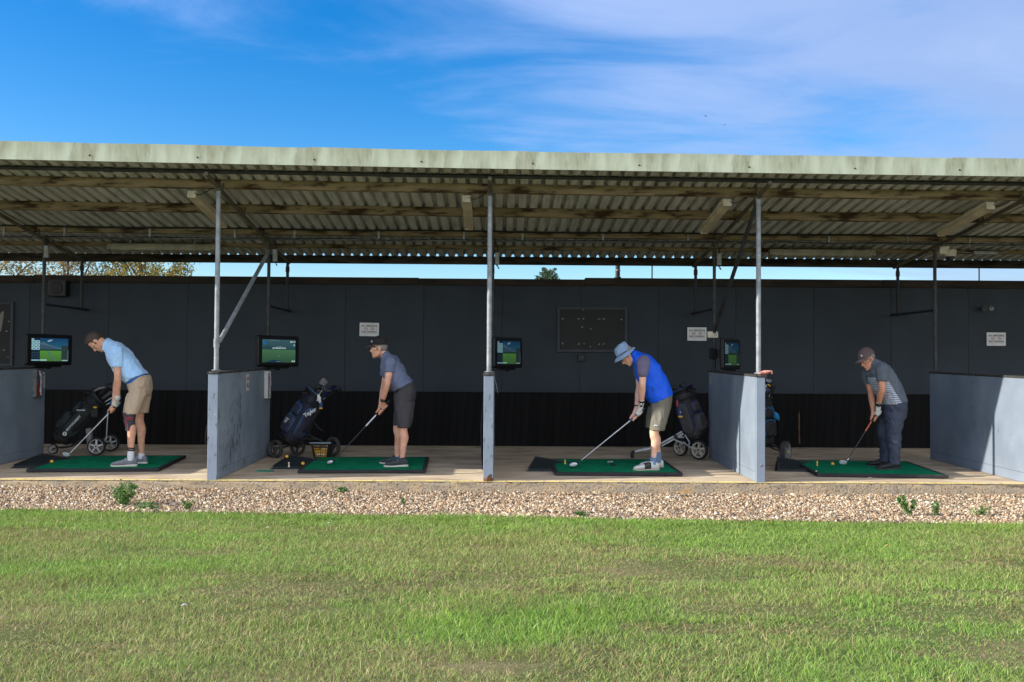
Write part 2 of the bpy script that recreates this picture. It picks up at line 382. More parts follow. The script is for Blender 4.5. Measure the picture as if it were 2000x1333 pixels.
def make_lawn():
    rng = np.random.default_rng(5)
    n = 500000
    d = np.sqrt(rng.uniform(4.0**2, 10.1**2, n)); side = rng.random(n) < .16; x = np.where(side, np.sign(rng.uniform(-1, 1, n))*rng.uniform(.58, .95, n), rng.uniform(-.58, .58, n))*d+.1; y = d-11
    ok = y < edge_y(x)+.10*(fbm(x*4, x*0, 3)-.45)+.05*rng.random(n)**3; x, y, d = x[ok], y[ok], d[ok]; n = len(x)
    # dry and worn ground in long patches, a greener belt by the gravel
    fy = np.clip((edge_y(x)-y)/4.6, 0, 1)
    big = fbm(x*.42+3, y*1.1, 2); mid = fbm(x*1.2, y*2.3+7, 9); fine = fbm(x*5, y*8, 21)
    dry = np.clip((big*.55+mid*.45-.46)*4.2+.42+.42*(fy-.45), 0, 1)*np.clip(fy*5, .08, 1)
    bare = np.clip((fbm(x*.7+11, y*2.2+4, 44)*.75+fine*.25-.54)*9, 0, 1)*np.clip(fy*4-.5, 0, 1)*(.45+.9*fine)
    for bx, by, rx, ry, k in ((1.6, -5.05, .62, .26, .9), (-1.5, -4.1, 1.1, .16, .6), (-.2, -4.2, .8, .12, .55), (3.2, -5.6, .5, .25, .6), (1.2, -3.0, .7, .12, .5)): bare = np.maximum(bare, k*np.clip(1.5-1.5*np.sqrt(((x-bx)/rx)**2+((y-by)/ry)**2)+1.2*(fine-.5), 0, 1))
    lush = np.clip((fbm(x*.9-5, y*1.9, 71)-.55)*7, 0, 1)
    keep = rng.random(n) > bare*.25
    x, y, d, dry, bare, lush, fine, fy = (a[keep] for a in (x, y, d, dry, bare, lush, fine, fy)); n = len(x)
    straw = rng.random(n) < .03+.40*dry+.50*bare
    stalk = rng.random(n) < .006*(.3+dry)
    h = rng.uniform(.026, .058, n)*(.72+.45*fine+.35*lush-.35*bare); h[stalk] = rng.uniform(.05, .095, stalk.sum()); h = np.where(fy < .06, h*1.25, h)
    w = rng.uniform(.0012, .0024, n)*(.75+d*.055)
    lean = rng.uniform(.35, 1.4, n); lean[stalk] = rng.uniform(.05, .35, stalk.sum()); straw |= stalk
    lean = np.where(straw & ~stalk, lean*1.2, lean); lean = np.where((bare > .4) & ~stalk, np.clip(lean+.45, 0, 1.5), lean)
    az = rng.uniform(0, 2*PI, n); lx, ly = np.cos(az), np.sin(az)
    pa = rng.uniform(0, 2*PI, n); px, py = np.cos(pa), np.sin(pa)
    z0 = GZ-.014+.02*(fbm(x*1.7, y*1.7, 8)-.5)
    V = np.zeros((n, 5, 3)); hz = h*np.cos(lean*.7)
    for k, (t, ww) in enumerate(((0, 1), (0, -1), (.55, .8), (.55, -.8), (1, 0))):
        off = h*np.sin(lean)*t**1.6
        V[:, k, 0] = x+lx*off+px*w*ww; V[:, k, 1] = y+ly*off+py*w*ww; V[:, k, 2] = z0+hz*t*(1-.18*lean*t)
    gr = np.array([lin(150, 180, 80), lin(128, 166, 66), lin(166, 188, 100), lin(110, 150, 70), lin(140, 170, 90)])
    st = np.array([lin(176, 160, 112), lin(154, 138, 98), lin(188, 174, 130), lin(140, 122, 84)])
    tint = np.where(straw[:, None], st[rng.integers(0, 4, n)], gr[rng.integers(0, 5, n)])
    tint = tint*rng.uniform(.62, 1.2, (n, 1))*(.80+.40*fbm(x*2.3+9, y*3.4, 91))[:, None]
    tint = np.where(straw[:, None], tint, tint*(1-.45*dry[:, None])+np.array(lin(158, 160, 104))*.45*dry[:, None])
    tint = np.where((lush[:, None] > .4) & ~straw[:, None], tint*np.array([.92, .96, .86]), tint)
    base = (np.arange(n)*5)[:, None]
    F = np.concatenate([base+np.array([[0, 1, 3]]), base+np.array([[0, 3, 2]]), base+np.array([[2, 3, 4]])], 0)
    me = np_mesh('lawn', V.reshape(-1, 3), F, np.repeat(tint, 5, 0), attr_mat('grass blades', .55, transl=.3, spec=.25))
    tag(place('lawn', me), kind='stuff')
make_lawn()

# ------------------------------------------------------------------ concrete slab
def slab_mats():
    top = mat('slab top', lin(206, 188, 160), lin(172, 152, 126), 2.2, .85, bump=.25, bscale=60, stretch=(.5, 1.3, 1), c3=lin(128, 112, 94), c3scale=3.2, c3lo=.50, c3hi=.72, spec=.3)
    # rough face: aggregate, ochre and grey blotches
    f = mat('slab face', lin(178, 158, 128), lin(150, 140, 124), 3.5, .95, bump=1.0, bscale=45, c3=lin(198, 152, 84), c3scale=2.6, c3lo=.60, c3hi=.74, spec=.1)
    nt = f.node_tree; N = nt.nodes; L = nt.links; p = N['Principled BSDF']; old = p.inputs['Base Color'].links[0].from_socket
    tc = N.new('ShaderNodeTexCoord'); n = N.new('ShaderNodeTexNoise'); n.inputs['Scale'].default_value = 38; n.inputs['Detail'].default_value = 6; L.new(tc.outputs['Object'], n.inputs[0])
    r = N.new('ShaderNodeMapRange'); r.inputs['From Min'].default_value = .54; r.inputs['From Max'].default_value = .66; r.inputs['To Max'].default_value = .75; L.new(n.outputs[0], r.inputs['Value'])
    x = N.new('ShaderNodeMix'); x.data_type = 'RGBA'; L.new(old, x.inputs['A']); x.inputs['B'].default_value = (*lin(86, 74, 60), 1); L.new(r.outputs[0], x.inputs['Factor']); L.new(x.outputs['Result'], p.inputs['Base Color'])
    return top, f
SLAB_T, SLAB_F = slab_mats()
g = MB(); nx = 260; vs, fs = [], []
prof = [(4.4, FS*4.4), (2.2, FS*2.2), (.03, FS*.03), (.008, -.004), (0, -.014), (0, -.04), (0, -.07), (0, -.10), (0, -.135), (0, -.2)]
for i in range(nx+1):
    x = XL-.6+(XR-XL+1.2)*i/nx
    for j, (y, z) in enumerate(prof):
        if j >= 4: y = y+.016*(noise.noise((x*6, z*30, 1))+.6*noise.noise((x*22, z*60, 4)))-.004
        vs.append((x, y, z))
for i in range(nx):
    for j in range(len(prof)-1):
        fs.append((i*len(prof)+j, (i+1)*len(prof)+j, (i+1)*len(prof)+j+1, i*len(prof)+j+1))
k2 = len(prof)-1
g.add(vs, fs, 0, True); g.m = [0 if (k % k2) < 2 else 1 for k in range(len(g.f))]
slab = tag(g.build('concrete_floor', [SLAB_T, SLAB_F]), kind='structure')
M_YEL = mat('worn yellow paint', lin(220, 198, 110), lin(196, 180, 132), 4, .8, c3=lin(166, 150, 120), c3scale=16, c3lo=.50, c3hi=.60)
g = MB()
for i in range(90):
    a = XL+(XR-XL)*i/90; b = XL+(XR-XL)*(i+1)/90; w0, w1 = .030+.006*math.sin(i*1.7), .030+.006*math.sin((i+1)*1.7)
    g.quad((a, .012, .005), (b, .012, .005), (b, .012+w1, .006), (a, .012+w0, .006))
    g.quad((a, -.008, -.002), (b, -.008, -.002), (b, .012, .005), (a, .012, .005))
g.build('painted_line', M_YEL, slab)

# ================================================================== the shelter
M_STEEL = mat('grey painted steel', lin(150, 156, 160), lin(120, 126, 132), 9, .55, .15, c3=lin(186, 190, 192), c3scale=30)
M_DSTEEL = mat('dark painted steel', lin(62, 64, 66), lin(46, 47, 48), 8, .6, .2)
M_RAFT = mat('weathered rafter tube', lin(98, 92, 80), lin(76, 71, 62), 7, .75, c3=lin(54, 46, 38), c3scale=9, c3lo=.58, c3hi=.7)
M_BLACK = mat('black steel', lin(38, 40, 42), lin(28, 29, 30), 8, .6, .1)
def wood_mat(name, a, b, dark):
    m = mat(name, a, b, 1.6, .85, bump=.35, bscale=22, stretch=(1.3, 7, 7), c3=dark, c3scale=1.7, c3lo=.50, c3hi=.60, spec=.15, rnd=.12)
    return m
M_WOOD = wood_mat('weathered purlin timber', lin(150, 132, 106), lin(112, 104, 80), lin(64, 46, 33))
M_DWOOD = wood_mat('dark timber', lin(64, 58, 50), lin(44, 40, 36), lin(30, 27, 25))
M_SHEET = mat('fibre cement sheet', lin(194, 194, 192), lin(166, 165, 162), 3.0, .9, bump=.15, bscale=70, stretch=(6, .7, 1), c3=lin(136, 128, 112), c3scale=3, c3lo=.58, c3hi=.8, spec=.15, rnd=.07)
def fascia_mat():
    m = mat('weathered fascia', lin(174, 182, 162), lin(156, 161, 140), 2.4, .85, stretch=(3, 1, .8), lo=.38, hi=.62, c3=lin(128, 128, 106), c3scale=2.6, c3lo=.53, c3hi=.72, spec=.2)
    nt = m.node_tree; N = nt.nodes; L = nt.links; p = N['Principled BSDF']; old = p.inputs['Base Color'].links[0].from_socket
    tc = N.new('ShaderNodeTexCoord'); sp = N.new('ShaderNodeSeparateXYZ'); L.new(tc.outputs['Object'], sp.inputs[0])
    mp = N.new('ShaderNodeMapping'); mp.inputs['Scale'].default_value = (16, 1, 1.2); L.new(tc.outputs['Object'], mp.inputs[0])
    n = N.new('ShaderNodeTexNoise'); n.inputs['Scale'].default_value = 1.0; n.inputs['Detail'].default_value = 4; L.new(mp.outputs[0], n.inputs[0])
    # algae streaks running down from the top edge
    a = N.new('ShaderNodeMath'); a.operation = 'MULTIPLY_ADD'; a.inputs[1].default_value = 2.2; L.new(sp.outputs['Z'], a.inputs[0]); L.new(n.outputs[0], a.inputs[2])
    r = N.new('ShaderNodeMapRange'); r.inputs['From Min'].default_value = .58; r.inputs['From Max'].default_value = .98; r.inputs['To Max'].default_value = .36; L.new(a.outputs[0], r.inputs['Value'])
    x = N.new('ShaderNodeMix'); x.data_type = 'RGBA'; L.new(old, x.inputs['A']); x.inputs['B'].default_value = (*lin(128, 130, 104), 1); L.new(r.outputs[0], x.inputs['Factor']); L.new(x.outputs['Result'], p.inputs['Base Color'])
    return m
M_FASCIA = fascia_mat()
M_RUST = mat('rusty screw', lin(60, 44, 34), rough=.8)

def dzx(x): x = max(-8.0, min(8.0, x)); return -.0083*x+.0004*x*x
def zs(x, y): return 3.465-.1245*y+dzx(x)*(1-(y+.45)/4.3)
PX = [-18.87, -15.745, -12.62, -9.495, -6.37, -3.245, -.11, 3.013, 6.14, 9.27]     # lines of posts and partitions

shelter = thing('range_shelter', 'long open-fronted shelter with corrugated roof over the hitting bays', 'shelter', (0, 0, 0))
# roof sheets, each seven corrugations wide
PITCH = .146
shape = [(0, 0), (.086, 0), (.103, .049), (.131, .049)]
def roof_sheet(x0, n=7):
    g = MB(); xs = []
    for k in range(n):
        for a, h in shape: xs.append((x0+k*PITCH+a, h))
    xs.append((x0+n*PITCH, 0)); xs.append((x0+n*PITCH+.03, 0))
    ys = [-.47, .2, 1.17, 2.32, 3.12, 3.878]; vs, fs = [], []; w = len(xs); jit = random.uniform(0, .004)
    for lay in (0, .007):
        for y in ys:
            for x, h in xs: vs.append((x, y, zs(x, y)+h+lay+jit*(x-x0)))
    ny = len(ys)
    for l in (0, 1):
        for j in range(ny-1):
            for i in range(w-1):
                a = l*ny*w+j*w+i; f = (a, a+1, a+w+1, a+w); fs.append(f if l else f[::-1])
    for i in range(w-1):
        for j in (0, ny-1): a = j*w+i; fs.append((a, a+1, a+1+ny*w, a+ny*w))
    for j in range(ny-1):
        for i in (0, w-1): a = j*w+i; fs.append((a, a+w, a+w+ny*w, a+ny*w))
    g.add(vs, fs); g.build('roof_sheet', M_SHEET, shelter)
x = XL
while x < XR: roof_sheet(x); x += 7*PITCH
# fascia boards
joints = [-19.2, -16.75, -14.31, -11.87, -9.43, -6.99, -4.55, -2.11, .28, 2.66, 4.99, 7.43, 9.87]
for i in range(len(joints)-1):
    a, b = joints[i]+.0008, joints[i+1]-.0008; c = (a+b)/2
    g = MB(); vs, fs = [], []
    for k in range(9):
        x = a+(b-a)*k/8; zb = 3.477+dzx(x); zt = zb+.197+.004*math.sin(i*2+k*.7)
        for y, z in ((-.50, zb), (-.474, zb), (-.474, zt), (-.50, zt)): vs.append((x-c, y, z-3.5))
    for k in range(8):
        for q in range(4): fs.append((k*4+q, k*4+(q+1) % 4, k*4+4+(q+1) % 4, k*4+4+q))
    fs += [(0, 1, 2, 3), (35, 34, 33, 32)]
    g.add(vs, fs); fb = g.build('fascia_board', M_FASCIA, shelter, loc=(c, 0, 3.5))
    for sx in (.08, 1.25): s = MB(); s.ell((a+sx-c, -.501, zs(a+sx, -.45)-3.5+.02), (.012, 0, 0), (0, .006, 0), (0, 0, .010), 8, 5); s.build('screw', M_RUST, fb)
# front pipe and red drip trim behind the fascia
for i in range(len(PX)-1):
    a, b = PX[i], PX[i+1]; g = MB(); g.tube((a, -.15, zs(a, -.15)-.026), (b, -.15, zs(b, -.15)-.026), .0235, 12)
    m_ = (a+b)/2+.4; g.tube((m_-.05, -.15, zs(m_, -.15)-.026), (m_+.05, -.15, zs(m_, -.15)-.026), .031, 12)
    g.build('eaves_pipe', M_DSTEEL, shelter)
# purlins, one length per bay
for y, hgt, sag in ((.2, .098, 0), (1.17, .104, .006), (2.32, .070, -.004), (3.12, .050, 0)):
    for i in range(len(PX)-1):
        a, b = PX[i]+.002, PX[i+1]-.002; c = (a+b)/2; g = MB(); vs, fs = [], []
        for k in range(7):
            x = a+(b-a)*k/6; z = zs(x, y)-.002-.004*math.sin(PI*k/6)*random.uniform(.3, 1)
            for yy, zz in ((0, z-hgt), (.055, z-hgt-.007), (.055, z-.007), (0, z)): vs.append((x-c, yy, zz-3.3))
        for k in range(6):
            for q in range(4): fs.append((k*4+q, k*4+(q+1) % 4, k*4+4+(q+1) % 4, k*4+4+q))
        fs += [(0, 1, 2, 3), (27, 26, 25, 24)]
        g.add(vs, fs); g.build('purlin', M_WOOD, shelter, loc=(c, y, 3.3))
for i in range(len(PX)-1):
    a, b = PX[i]+.002, PX[i+1]-.002; c = (a+b)/2; g = MB(); g.box(a-c, b-c, 0, .05, -.126, -.004); g.box(a-c, b-c, -.012, 0, -.126, -.075)
    g.build('rear_beam', M_DWOOD, shelter, loc=(c, 3.80, zs(c, 3.80)))
# rafters, posts, braces
for i, X in enumerate(PX):
    g = MB(); zr = lambda y: zs(X, y)-.135
    g.chain([(X, -.36, zr(-.36)+.02), (X, 1.5, zr(1.5)), (X, 3.86, zr(3.86)+.02)], .024, 12, 4, caps='flat')
    for y in (.12, 2.5): g.tube((X, y-.04, zr(y-.04)), (X, y+.04, zr(y+.04)), .034, 12)
    g.build('rafter', M_RAFT, shelter)
    for y in (.2, 1.17, 2.32):
        g = MB(); s = .03; g.box(X-s, X-s+.004, y-.03, y+.0, zr(y)-.02, zr(y)+.09); g.box(X+s, X+s+.004, y-.03, y, zr(y)-.02, zr(y)+.09); g.box(X-s, X+s, y-.034, y-.03, zr(y)-.02, zr(y)-.005); g.build('purlin_clip', M_RAFT, shelter)
    X0 = X; X = X+.06 if i == 8 else X
    g = MB(); g.tube((X, .12, 1.245), (X, .12, zr(.12)), .0275, 16); g.tube((X, .12, 1.245), (X, .12, 1.253), .05, 16)
    if i in (5, 7): zc = 1.56 if i == 5 else 3.26; g.tube((X, .12, zc-.05), (X, .12, zc+.05), .034, 16)
    g.build('front_post', M_STEEL, shelter); X = X0
    g = MB(); g.tube((X+.02, 2.5, 1.25+floor_z(2.5)), (X+.02, 2.5, zr(2.5)), .0235, 14)
    g.tube((X+.02, 2.5, 2.08), (X+.02, 2.5, 2.18), .030, 14); g.build('rear_post', M_DSTEEL, shelter)
    g = MB(); g.tube((X+.01, 3.74, 2.10), (X+.01, 3.74, zr(3.74)), .0235, 12); g.tube((X+.01, 3.74, 2.72), (X+.01, 3.74, 2.80), .031, 12); g.build('back_post', M_BLACK, shelter)
    g = MB(); g.tube((X+.02, 2.53, 2.135), (X+.01, 3.97, 2.135), .021, 12); g.build('tie_bar', M_BLACK, shelter)
g = MB(); g.tube((PX[5]+.035, .12, 1.585), (PX[5]+.02, 2.5, 2.90), .026, 14); g.build('brace', M_STEEL, shelter)
g = MB(); g.tube((PX[7]+.0, .16, 3.27), (PX[7]+.01, 2.46, 1.80), .026, 14); g.build('brace', M_DSTEEL, shelter)

# cable and basket tray under the third purlin
M_CABLE = mat('black cable', lin(18, 18, 19), rough=.5)
M_GALV = mat('galvanised wire', lin(150, 154, 152), lin(120, 124, 122), 20, .45, .6)
g = MB(); pts = [(x, 2.28, zs(x, 2.3)-.012-.006*math.sin(x*2.1)) for x in np.arange(XL, XR, .6)]
g.chain(pts, .011, 6, 2, caps='flat'); tag(g.build('power_cable', M_CABLE), 'black power cable running along the third roof timber', 'cable')
tray = thing('cable_tray', 'long wire basket cable tray hanging beneath the roof', 'cable tray', (0, 2.5, 3.06))
for dy, dz in ((-.05, .05), (-.05, 0), (.05, 0), (.05, .05)):
    g = MB(); g.tube((XL, dy, dz), (XR, dy, dz), .003, 6); g.build('long_wire', M_GALV, tray)
g = MB()
for k in range(int((XR-XL)/.148)):
    x = XL+k*.148; g.chain([(x, -.05, .05), (x, -.05, 0), (x, .05, 0), (x, .05, .05)], .0025, 5, 1, caps='flat')
o = g.build('cross_wires', M_GALV, tray); o['kind'] = 'stuff'
g = MB(); g.chain([(x, .0+.02*math.sin(x*3), .012+.004*math.sin(x*5)) for x in np.arange(XL, XR, .3)], .014, 6, 1, caps='flat'); g.build('tray_cable', M_CABLE, tray)
for x in (-11.2, -9.6, -8, -6.82, -5.99, -4.82, -3.65, -2.83, -1.67, -.49, .32, 1.44, 2.62, 3.42, 4.59, 5.69, 6.56, 7.8, 8.9):
    g = MB(); g.box(x-.018, x+.018, -.194, -.184, .055, .125); g.box(x-.012, x+.012, -.2, -.19, .0, .09); g.tube((x, -.19, .03), (x, .0, -.006), .004, 6); g.build('hanger', M_GALV, tray)

# strip lights
M_LBODY = mat('aged white batten', lin(212, 204, 186), lin(184, 176, 156), 6, .5)
M_LSHADE = mat('shaded batten', lin(150, 146, 128), lin(126, 122, 106), 6, .6)  # darker batten colour for the rear lights, roof shade painted in
M_LDIFF = mat('yellowed diffuser', lin(196, 182, 158), lin(172, 160, 138), 5, .35, spec=.5)
def strip_light(X, Y0, Y1, label, gp='strip lights along the bay rafters'):
    z0, z1 = zs(X, Y0)-.11, zs(X, Y1)-.115; L = math.hypot(Y1-Y0, z1-z0); ang = math.atan2(z1-z0, Y1-Y0)
    t = thing('strip_light', label, 'light', (X, Y0, z0), gp, rot=(ang, 0, 0))
    g = MB(); g.box(-.055, .055, 0, L, -.035, 0); g.build('housing', M_LBODY, t, .006)
    g = MB(); g.loft([((0, .02, -.05), (.05, 0, 0), (0, 0, .035)), ((0, .1, -.055), (.058, 0, 0), (0, 0, .042)), ((0, L-.1, -.055), (.058, 0, 0), (0, 0, .042)), ((0, L-.02, -.05), (.05, 0, 0), (0, 0, .035))], 16, ex=3); g.build('diffuser', M_LDIFF, t)
    for y in (0, L): g = MB(); g.box(-.05, .05, y-.012, y+.012, -.09, -.005); g.build('end_cap', M_LBODY, t, .005)
    g = MB(); g.chain([(.0, 0, -.01), (.09, -.02, -.06), (.2, -.03, -.01), (.28, 0, .05)], .006, 6, 4); g.build('flex', M_CABLE, t)
strip_light(-3.60, .28, 1.55, 'dirty strip light under the roof beside the post with a slanting brace')
strip_light(-.39, .28, 1.50, 'dirty strip light under the roof above the second screen from the right')
strip_light(2.685, .28, 1.55, 'dirty strip light under the roof left of the braced post above the blue-vested golfer')
strip_light(5.81, .28, 1.55, 'dirty strip light under the roof over the brown-capped golfer')
def long_light(x0, x1, z, label):
    t = thing('batten_light', label, 'light', ((x0+x1)/2, 3.0, z), 'long batten lights at the back of the roof'); h = (x1-x0)/2
    g = MB(); g.box(-h, h, -.05, .05, .0, .045); g.build('housing', M_LSHADE, t, .005)
    g = MB(); g.loft([((-h+.02, 0, -.01), (0, .045, 0), (0, 0, .03)), ((-h+.08, 0, -.015), (0, .055, 0), (0, 0, .04)), ((h-.08, 0, -.015), (0, .055, 0), (0, 0, .04)), ((h-.02, 0, -.01), (0, .045, 0), (0, 0, .03))], 14, ex=3); g.build('diffuser', M_LSHADE, t)
    for s in (-h, h): g = MB(); g.box(s-.012, s+.012, -.045, .045, -.045, .04); g.build('end_cap', M_LSHADE, t, .004)
    for s in (-h*.6, h*.6): g = MB(); g.box(s-.01, s+.01, -.004, .004, .04, zs(0, 3.0)-z+.01); g.build('bracket', M_GALV, t)
long_light(-5.66, -4.11, 3.0, 'long pale batten light beneath the roof above the golfer in light blue')
long_light(3.96, 5.49, 2.99, 'long pale batten light beneath the roof above the grey-shirted golfer')
t = thing('flood_light', 'small slim grey lamp slung on wires under the roof by the dome camera', 'light', (7.13, 3.0, 3.01))
g = MB(); g.box(-.18, .18, -.03, .03, -.03, .03); g.build('lamp_body', M_GALV, t, .012)
for s in (-1, 1): g = MB(); g.chain([(s*.18, 0, 0), (s*.3, 0, .005), (s*.36, 0, .07)], .006, 6, 3); g.build('support_wire', M_GALV, t)
# dome camera
t = thing('dome_camera', 'cream dome security camera under the roof near the right rear post', 'camera', (6.40, 2.55, 2.93))
M_CREAM = mat('cream plastic', lin(206, 202, 184), lin(190, 186, 168), 5, .5)
g = MB(); g.box(-.17, -.03, -.06, .06, .0, .11); g.build('mount_box', M_CREAM, t, .01)
g = MB(); g.lathe([(.0, .075), (.06, .075), (.085, .06), (.088, .0), (.075, -.03), (.0, -.03)], Matrix.Identity(4), 24); g.build('camera_body', M_CREAM, t)
g = MB(); g.ell((0, 0, -.028), (.062, 0, 0), (0, .062, 0), (0, 0, .062), 20, 12); g.build('dome', mat('smoked dome', lin(24, 24, 26), rough=.08, spec=.8), t)
# junction boxes on the rear posts
M_JBOX = mat('grey junction box', lin(140, 144, 142), lin(120, 124, 122), 8, .5)
for (x, z, lb) in ((-6.30, 2.86, 'grey junction box at the top of the leftmost rear post'), (-3.13, 2.83, 'grey junction box at the top of the rear post by the slanting brace'), (-.03, 2.81, 'grey junction box at the roof behind the middle front post'), (3.09, 2.82, 'grey junction box at the top of the rear post right of the framed board')):
    t = thing('junction_box', lb, 'junction box', (x, 2.46, z), 'junction boxes under the roof')
    g = MB(); g.box(-.03, .03, -.03, .03, -.085, .085); g.build('case', M_JBOX, t, .008)
    g = MB(); g.tube((0, 0, .08), (0, 0, .1), .012); g.tube((0, 0, -.105), (0, 0, -.08), .012); g.build('gland', M_BLACK, t)
    g = MB(); g.chain([(0, 0, .09), (.01, .02, .15), (-.02, .04, .24)], .008, 6, 4); g.chain([(0, 0, -.09), (.03, 0, -.14), (.01, .02, -.12)], .006, 6, 4); g.build('flex', M_CABLE, t)

# ------------------------------------------------------------------ back wall
M_WALL = mat('slate grey wall panel', lin(53, 60, 67), lin(47, 54, 61), 1.5, .8, bump=.05, bscale=30, spec=.25, rnd=.04, c3=lin(58, 64, 68), c3scale=7, c3lo=.66, c3hi=.78)
M_PLANK = mat('black stained planks', lin(24, 24, 24), lin(17, 17, 17), 2, .85, bump=.2, bscale=20, stretch=(8, 8, .8), spec=.15, rnd=.22, c3=lin(74, 70, 66), c3scale=22, c3lo=.72, c3hi=.80)
M_CAP = mat('dark timber capping', lin(58, 50, 44), lin(40, 36, 33), 2, .85, stretch=(1, 6, 6), spec=.15)
wall = thing('back_wall', 'dark grey panelled back wall with black boarded lower half', 'wall', (0, 4.0, .056))
pan = None; x = -4.83-1.22*11
while x < XR+.5:
    if pan is None: g = MB(); g.box(.0025, 1.2175, 0, .018, .842, 2.54); pan = g.mesh('wall_panel', M_WALL)
    o = place('wall_panel', pan, wall, (x, random.uniform(-.002, .002), 0)); x += 1.22
pl = None; x = -9.0
while x < 9.6:
    if pl is None: g = MB(); g.box(.002, .123, .0, .016, .0, .838); pl = g.mesh('plank', M_PLANK)
    place('plank', pl, wall, (x, random.uniform(.006, .012), random.uniform(-.002, .001))); x += .125
g = MB(); g.box(XL-.5, -9.002, .008, .02, 0, .838); g.build('boarding', M_PLANK, wall)
g = MB(); g.box(XL-.5, XR+.6, .03, .12, 0, 2.5); g.build('wall_core', M_DWOOD, wall)
for a, b, h0, h1 in ((XL-.5, -7.2, 2.49, 2.605), (-7.196, -1.25, 2.50, 2.612), (-1.246, 1.34, 2.50, 2.603), (1.344, 6.0, 2.51, 2.63), (6.004, XR+.6, 2.51, 2.632)):
    g = MB(); g.box(a, b, -.045, .14, h0, h1); g.build('capping', M_CAP, wall, .005)
for x0, dz in ((1.865, 0),):
    t = thing('vent_stub', 'short black pipe stub rising from the top of the back wall', 'pipe', (1.865, 4.08, 2.68)); g = MB(); g.tube((0, 0, 0), (0, 0, .26), .036, 14); g.build('pipe', M_BLACK, t); g = MB(); g.tube((0, 0, .13), (0, 0, .145), .045, 14); g.build('collar', M_GALV, t); g = MB(); g.tube((0, 0, 0), (0, 0, .03), .055, 14); g.build('base_flange', M_BLACK, t)
for x, lb in ((2.404, 'thin black rod above the wall just right of the pipe stub'), (7.58, 'thin black rod above the wall at the far right bay')):
    g = MB(); g.tube((0, 0, 0), (0, 0, .32), .011, 8); tag(g.build('metal_rod', M_BLACK, loc=(x, 4.07, 2.68)), lb, 'rod', 'thin rods above the back wall')

# framed notice boards
M_BOARD = mat('black board', lin(30, 32, 33), lin(24, 26, 26), 4, .7)
M_FRAME = mat('grey frame', lin(54, 60, 65), lin(47, 53, 58), 5, .7)
M_STAPLE = mat('bright staples', lin(190, 192, 188), rough=.4, metal=.3)
def board(x0, x1, z0, z1, label, spots):
    t = thing('notice_board', label, 'notice board', ((x0+x1)/2, 3.99, (z0+z1)/2), 'framed boards on the back wall'); w, h = (x1-x0)/2, (z1-z0)/2
    g = MB(); g.box(-w+.03, w-.03, -.012, .004, -h+.03, h-.03); g.build('board', M_BOARD, t)
    for a in ((-w, -w+.045, -h, h), (w-.045, w, -h, h), (-w+.046, w-.046, h-.04, h), (-w+.046, w-.046, -h, -h+.045)):
        g = MB(); g.box(a[0], a[1], -.03, .004, a[2], a[3]); g.build('frame', M_FRAME, t, .004)
    g = MB()
    for sx, sz in spots:
        c = Vector((-w+2*w*sx, -.0135, h-2*h*sz))
        for q in range(3): a = random.uniform(0, PI); d = Vector((math.cos(a)*.009, 0, math.sin(a)*.006)); e = Vector((random.uniform(-.012, .012), 0, random.uniform(-.008, .008))); g.tube(c+e-d, c+e+d, .0028, 5)
    g.build('staples', M_STAPLE, t)
board(.908, 2.007, 1.525, 2.229, 'large black framed notice board with a few staples behind the blue-vested golfer', [(.37, .06), (.08, .26), (.31, .26), (.37, .26), (.6, .26), (.66, .26), (.91, .27), (.36, .44), (.48, .48), (.08, .81), (.31, .82), (.38, .81), (.48, .88), (.6, .82), (.66, .82)])
board(-8.55, -7.50, 1.252, 2.249, 'dark framed board at the far left edge with a pale smear', [(.9, .45), (.86, .75), (.92, .85), (.8, .84), (.93, .3)])
g = MB(); g.loft([((-7.72, 3.974, 1.78), (.03, 0, .01), (0, .002, 0)), ((-7.70, 3.974, 2.0), (.045, 0, .01), (0, .002, 0)), ((-7.67, 3.974, 2.1), (.02, 0, .01), (0, .002, 0))], 10); tag(g.build('paper_strip', mat('faded strip', lin(120, 112, 106), rough=.8)), 'faded grey strip of paper on the far left board', 'paper')
# small fittings on the wall
t = thing('speaker', 'square black speaker box high on the wall by the left rear post', 'speaker', (-6.785, 3.93, 2.46))
g = MB(); g.box(-.135, .135, -.09, .06, -.125, .125); g.build('cabinet', M_CABLE, t, .01); g = MB(); g.lathe([(.0, .004), (.05, .004), (.085, .012), (.095, .0)], Matrix.Translation((0, -.09, 0)) @ Matrix.Rotation(PI/2, 4, 'X'), 24); g.build('cone', M_BLACK, t)
t = thing('wall_socket', 'small square black socket box below the large framed board', 'socket', (1.29, 3.975, 1.436))
g = MB(); g.box(-.052, .052, -.03, .02, -.052, .052); g.build('case', M_CABLE, t, .006); g = MB(); g.ell((.008, -.031, .012), (.006, 0, 0), (0, .003, 0), (0, 0, .006), 8, 5); g.build('screw', M_GALV, t)
t = thing('twin_lamp', 'twin black spotlight fitting on the wall above the right no smoking sign', 'light', (7.60, 3.97, 2.25))
g = MB(); g.box(-.05, .05, -.02, .02, -.02, .02); g.build('base_plate', M_BLACK, t)
for s, r, m in ((-.045, .05, M_DSTEEL), (.06, .035, M_GALV)):
    g = MB(); g.lathe([(.0, -.05), (r*.6, -.05), (r, .02), (r, .05), (r*.8, .05), (.0, .03)], Matrix.Translation((s, -.08, .0)) @ Matrix.Rotation(math.radians(100), 4, 'X'), 16); g.build('lamp_head', m, t)
M_RAW = mat('scuffed raw timber', lin(112, 80, 58), lin(84, 60, 44), 6, .9)
g = MB(); g.prism([(-.006, -.25), (.020, -.26), (.010, -.1), (.012, .1), (.004, .26), (-.010, .2), (-.012, 0)], Matrix.Translation((4.70, 3.996, .37)) @ FRONT, .004); tag(g.build('splintered_patch', M_RAW), 'narrow bare brown splintered strip low on the black boards left of the brown-capped golfer', 'splinter')

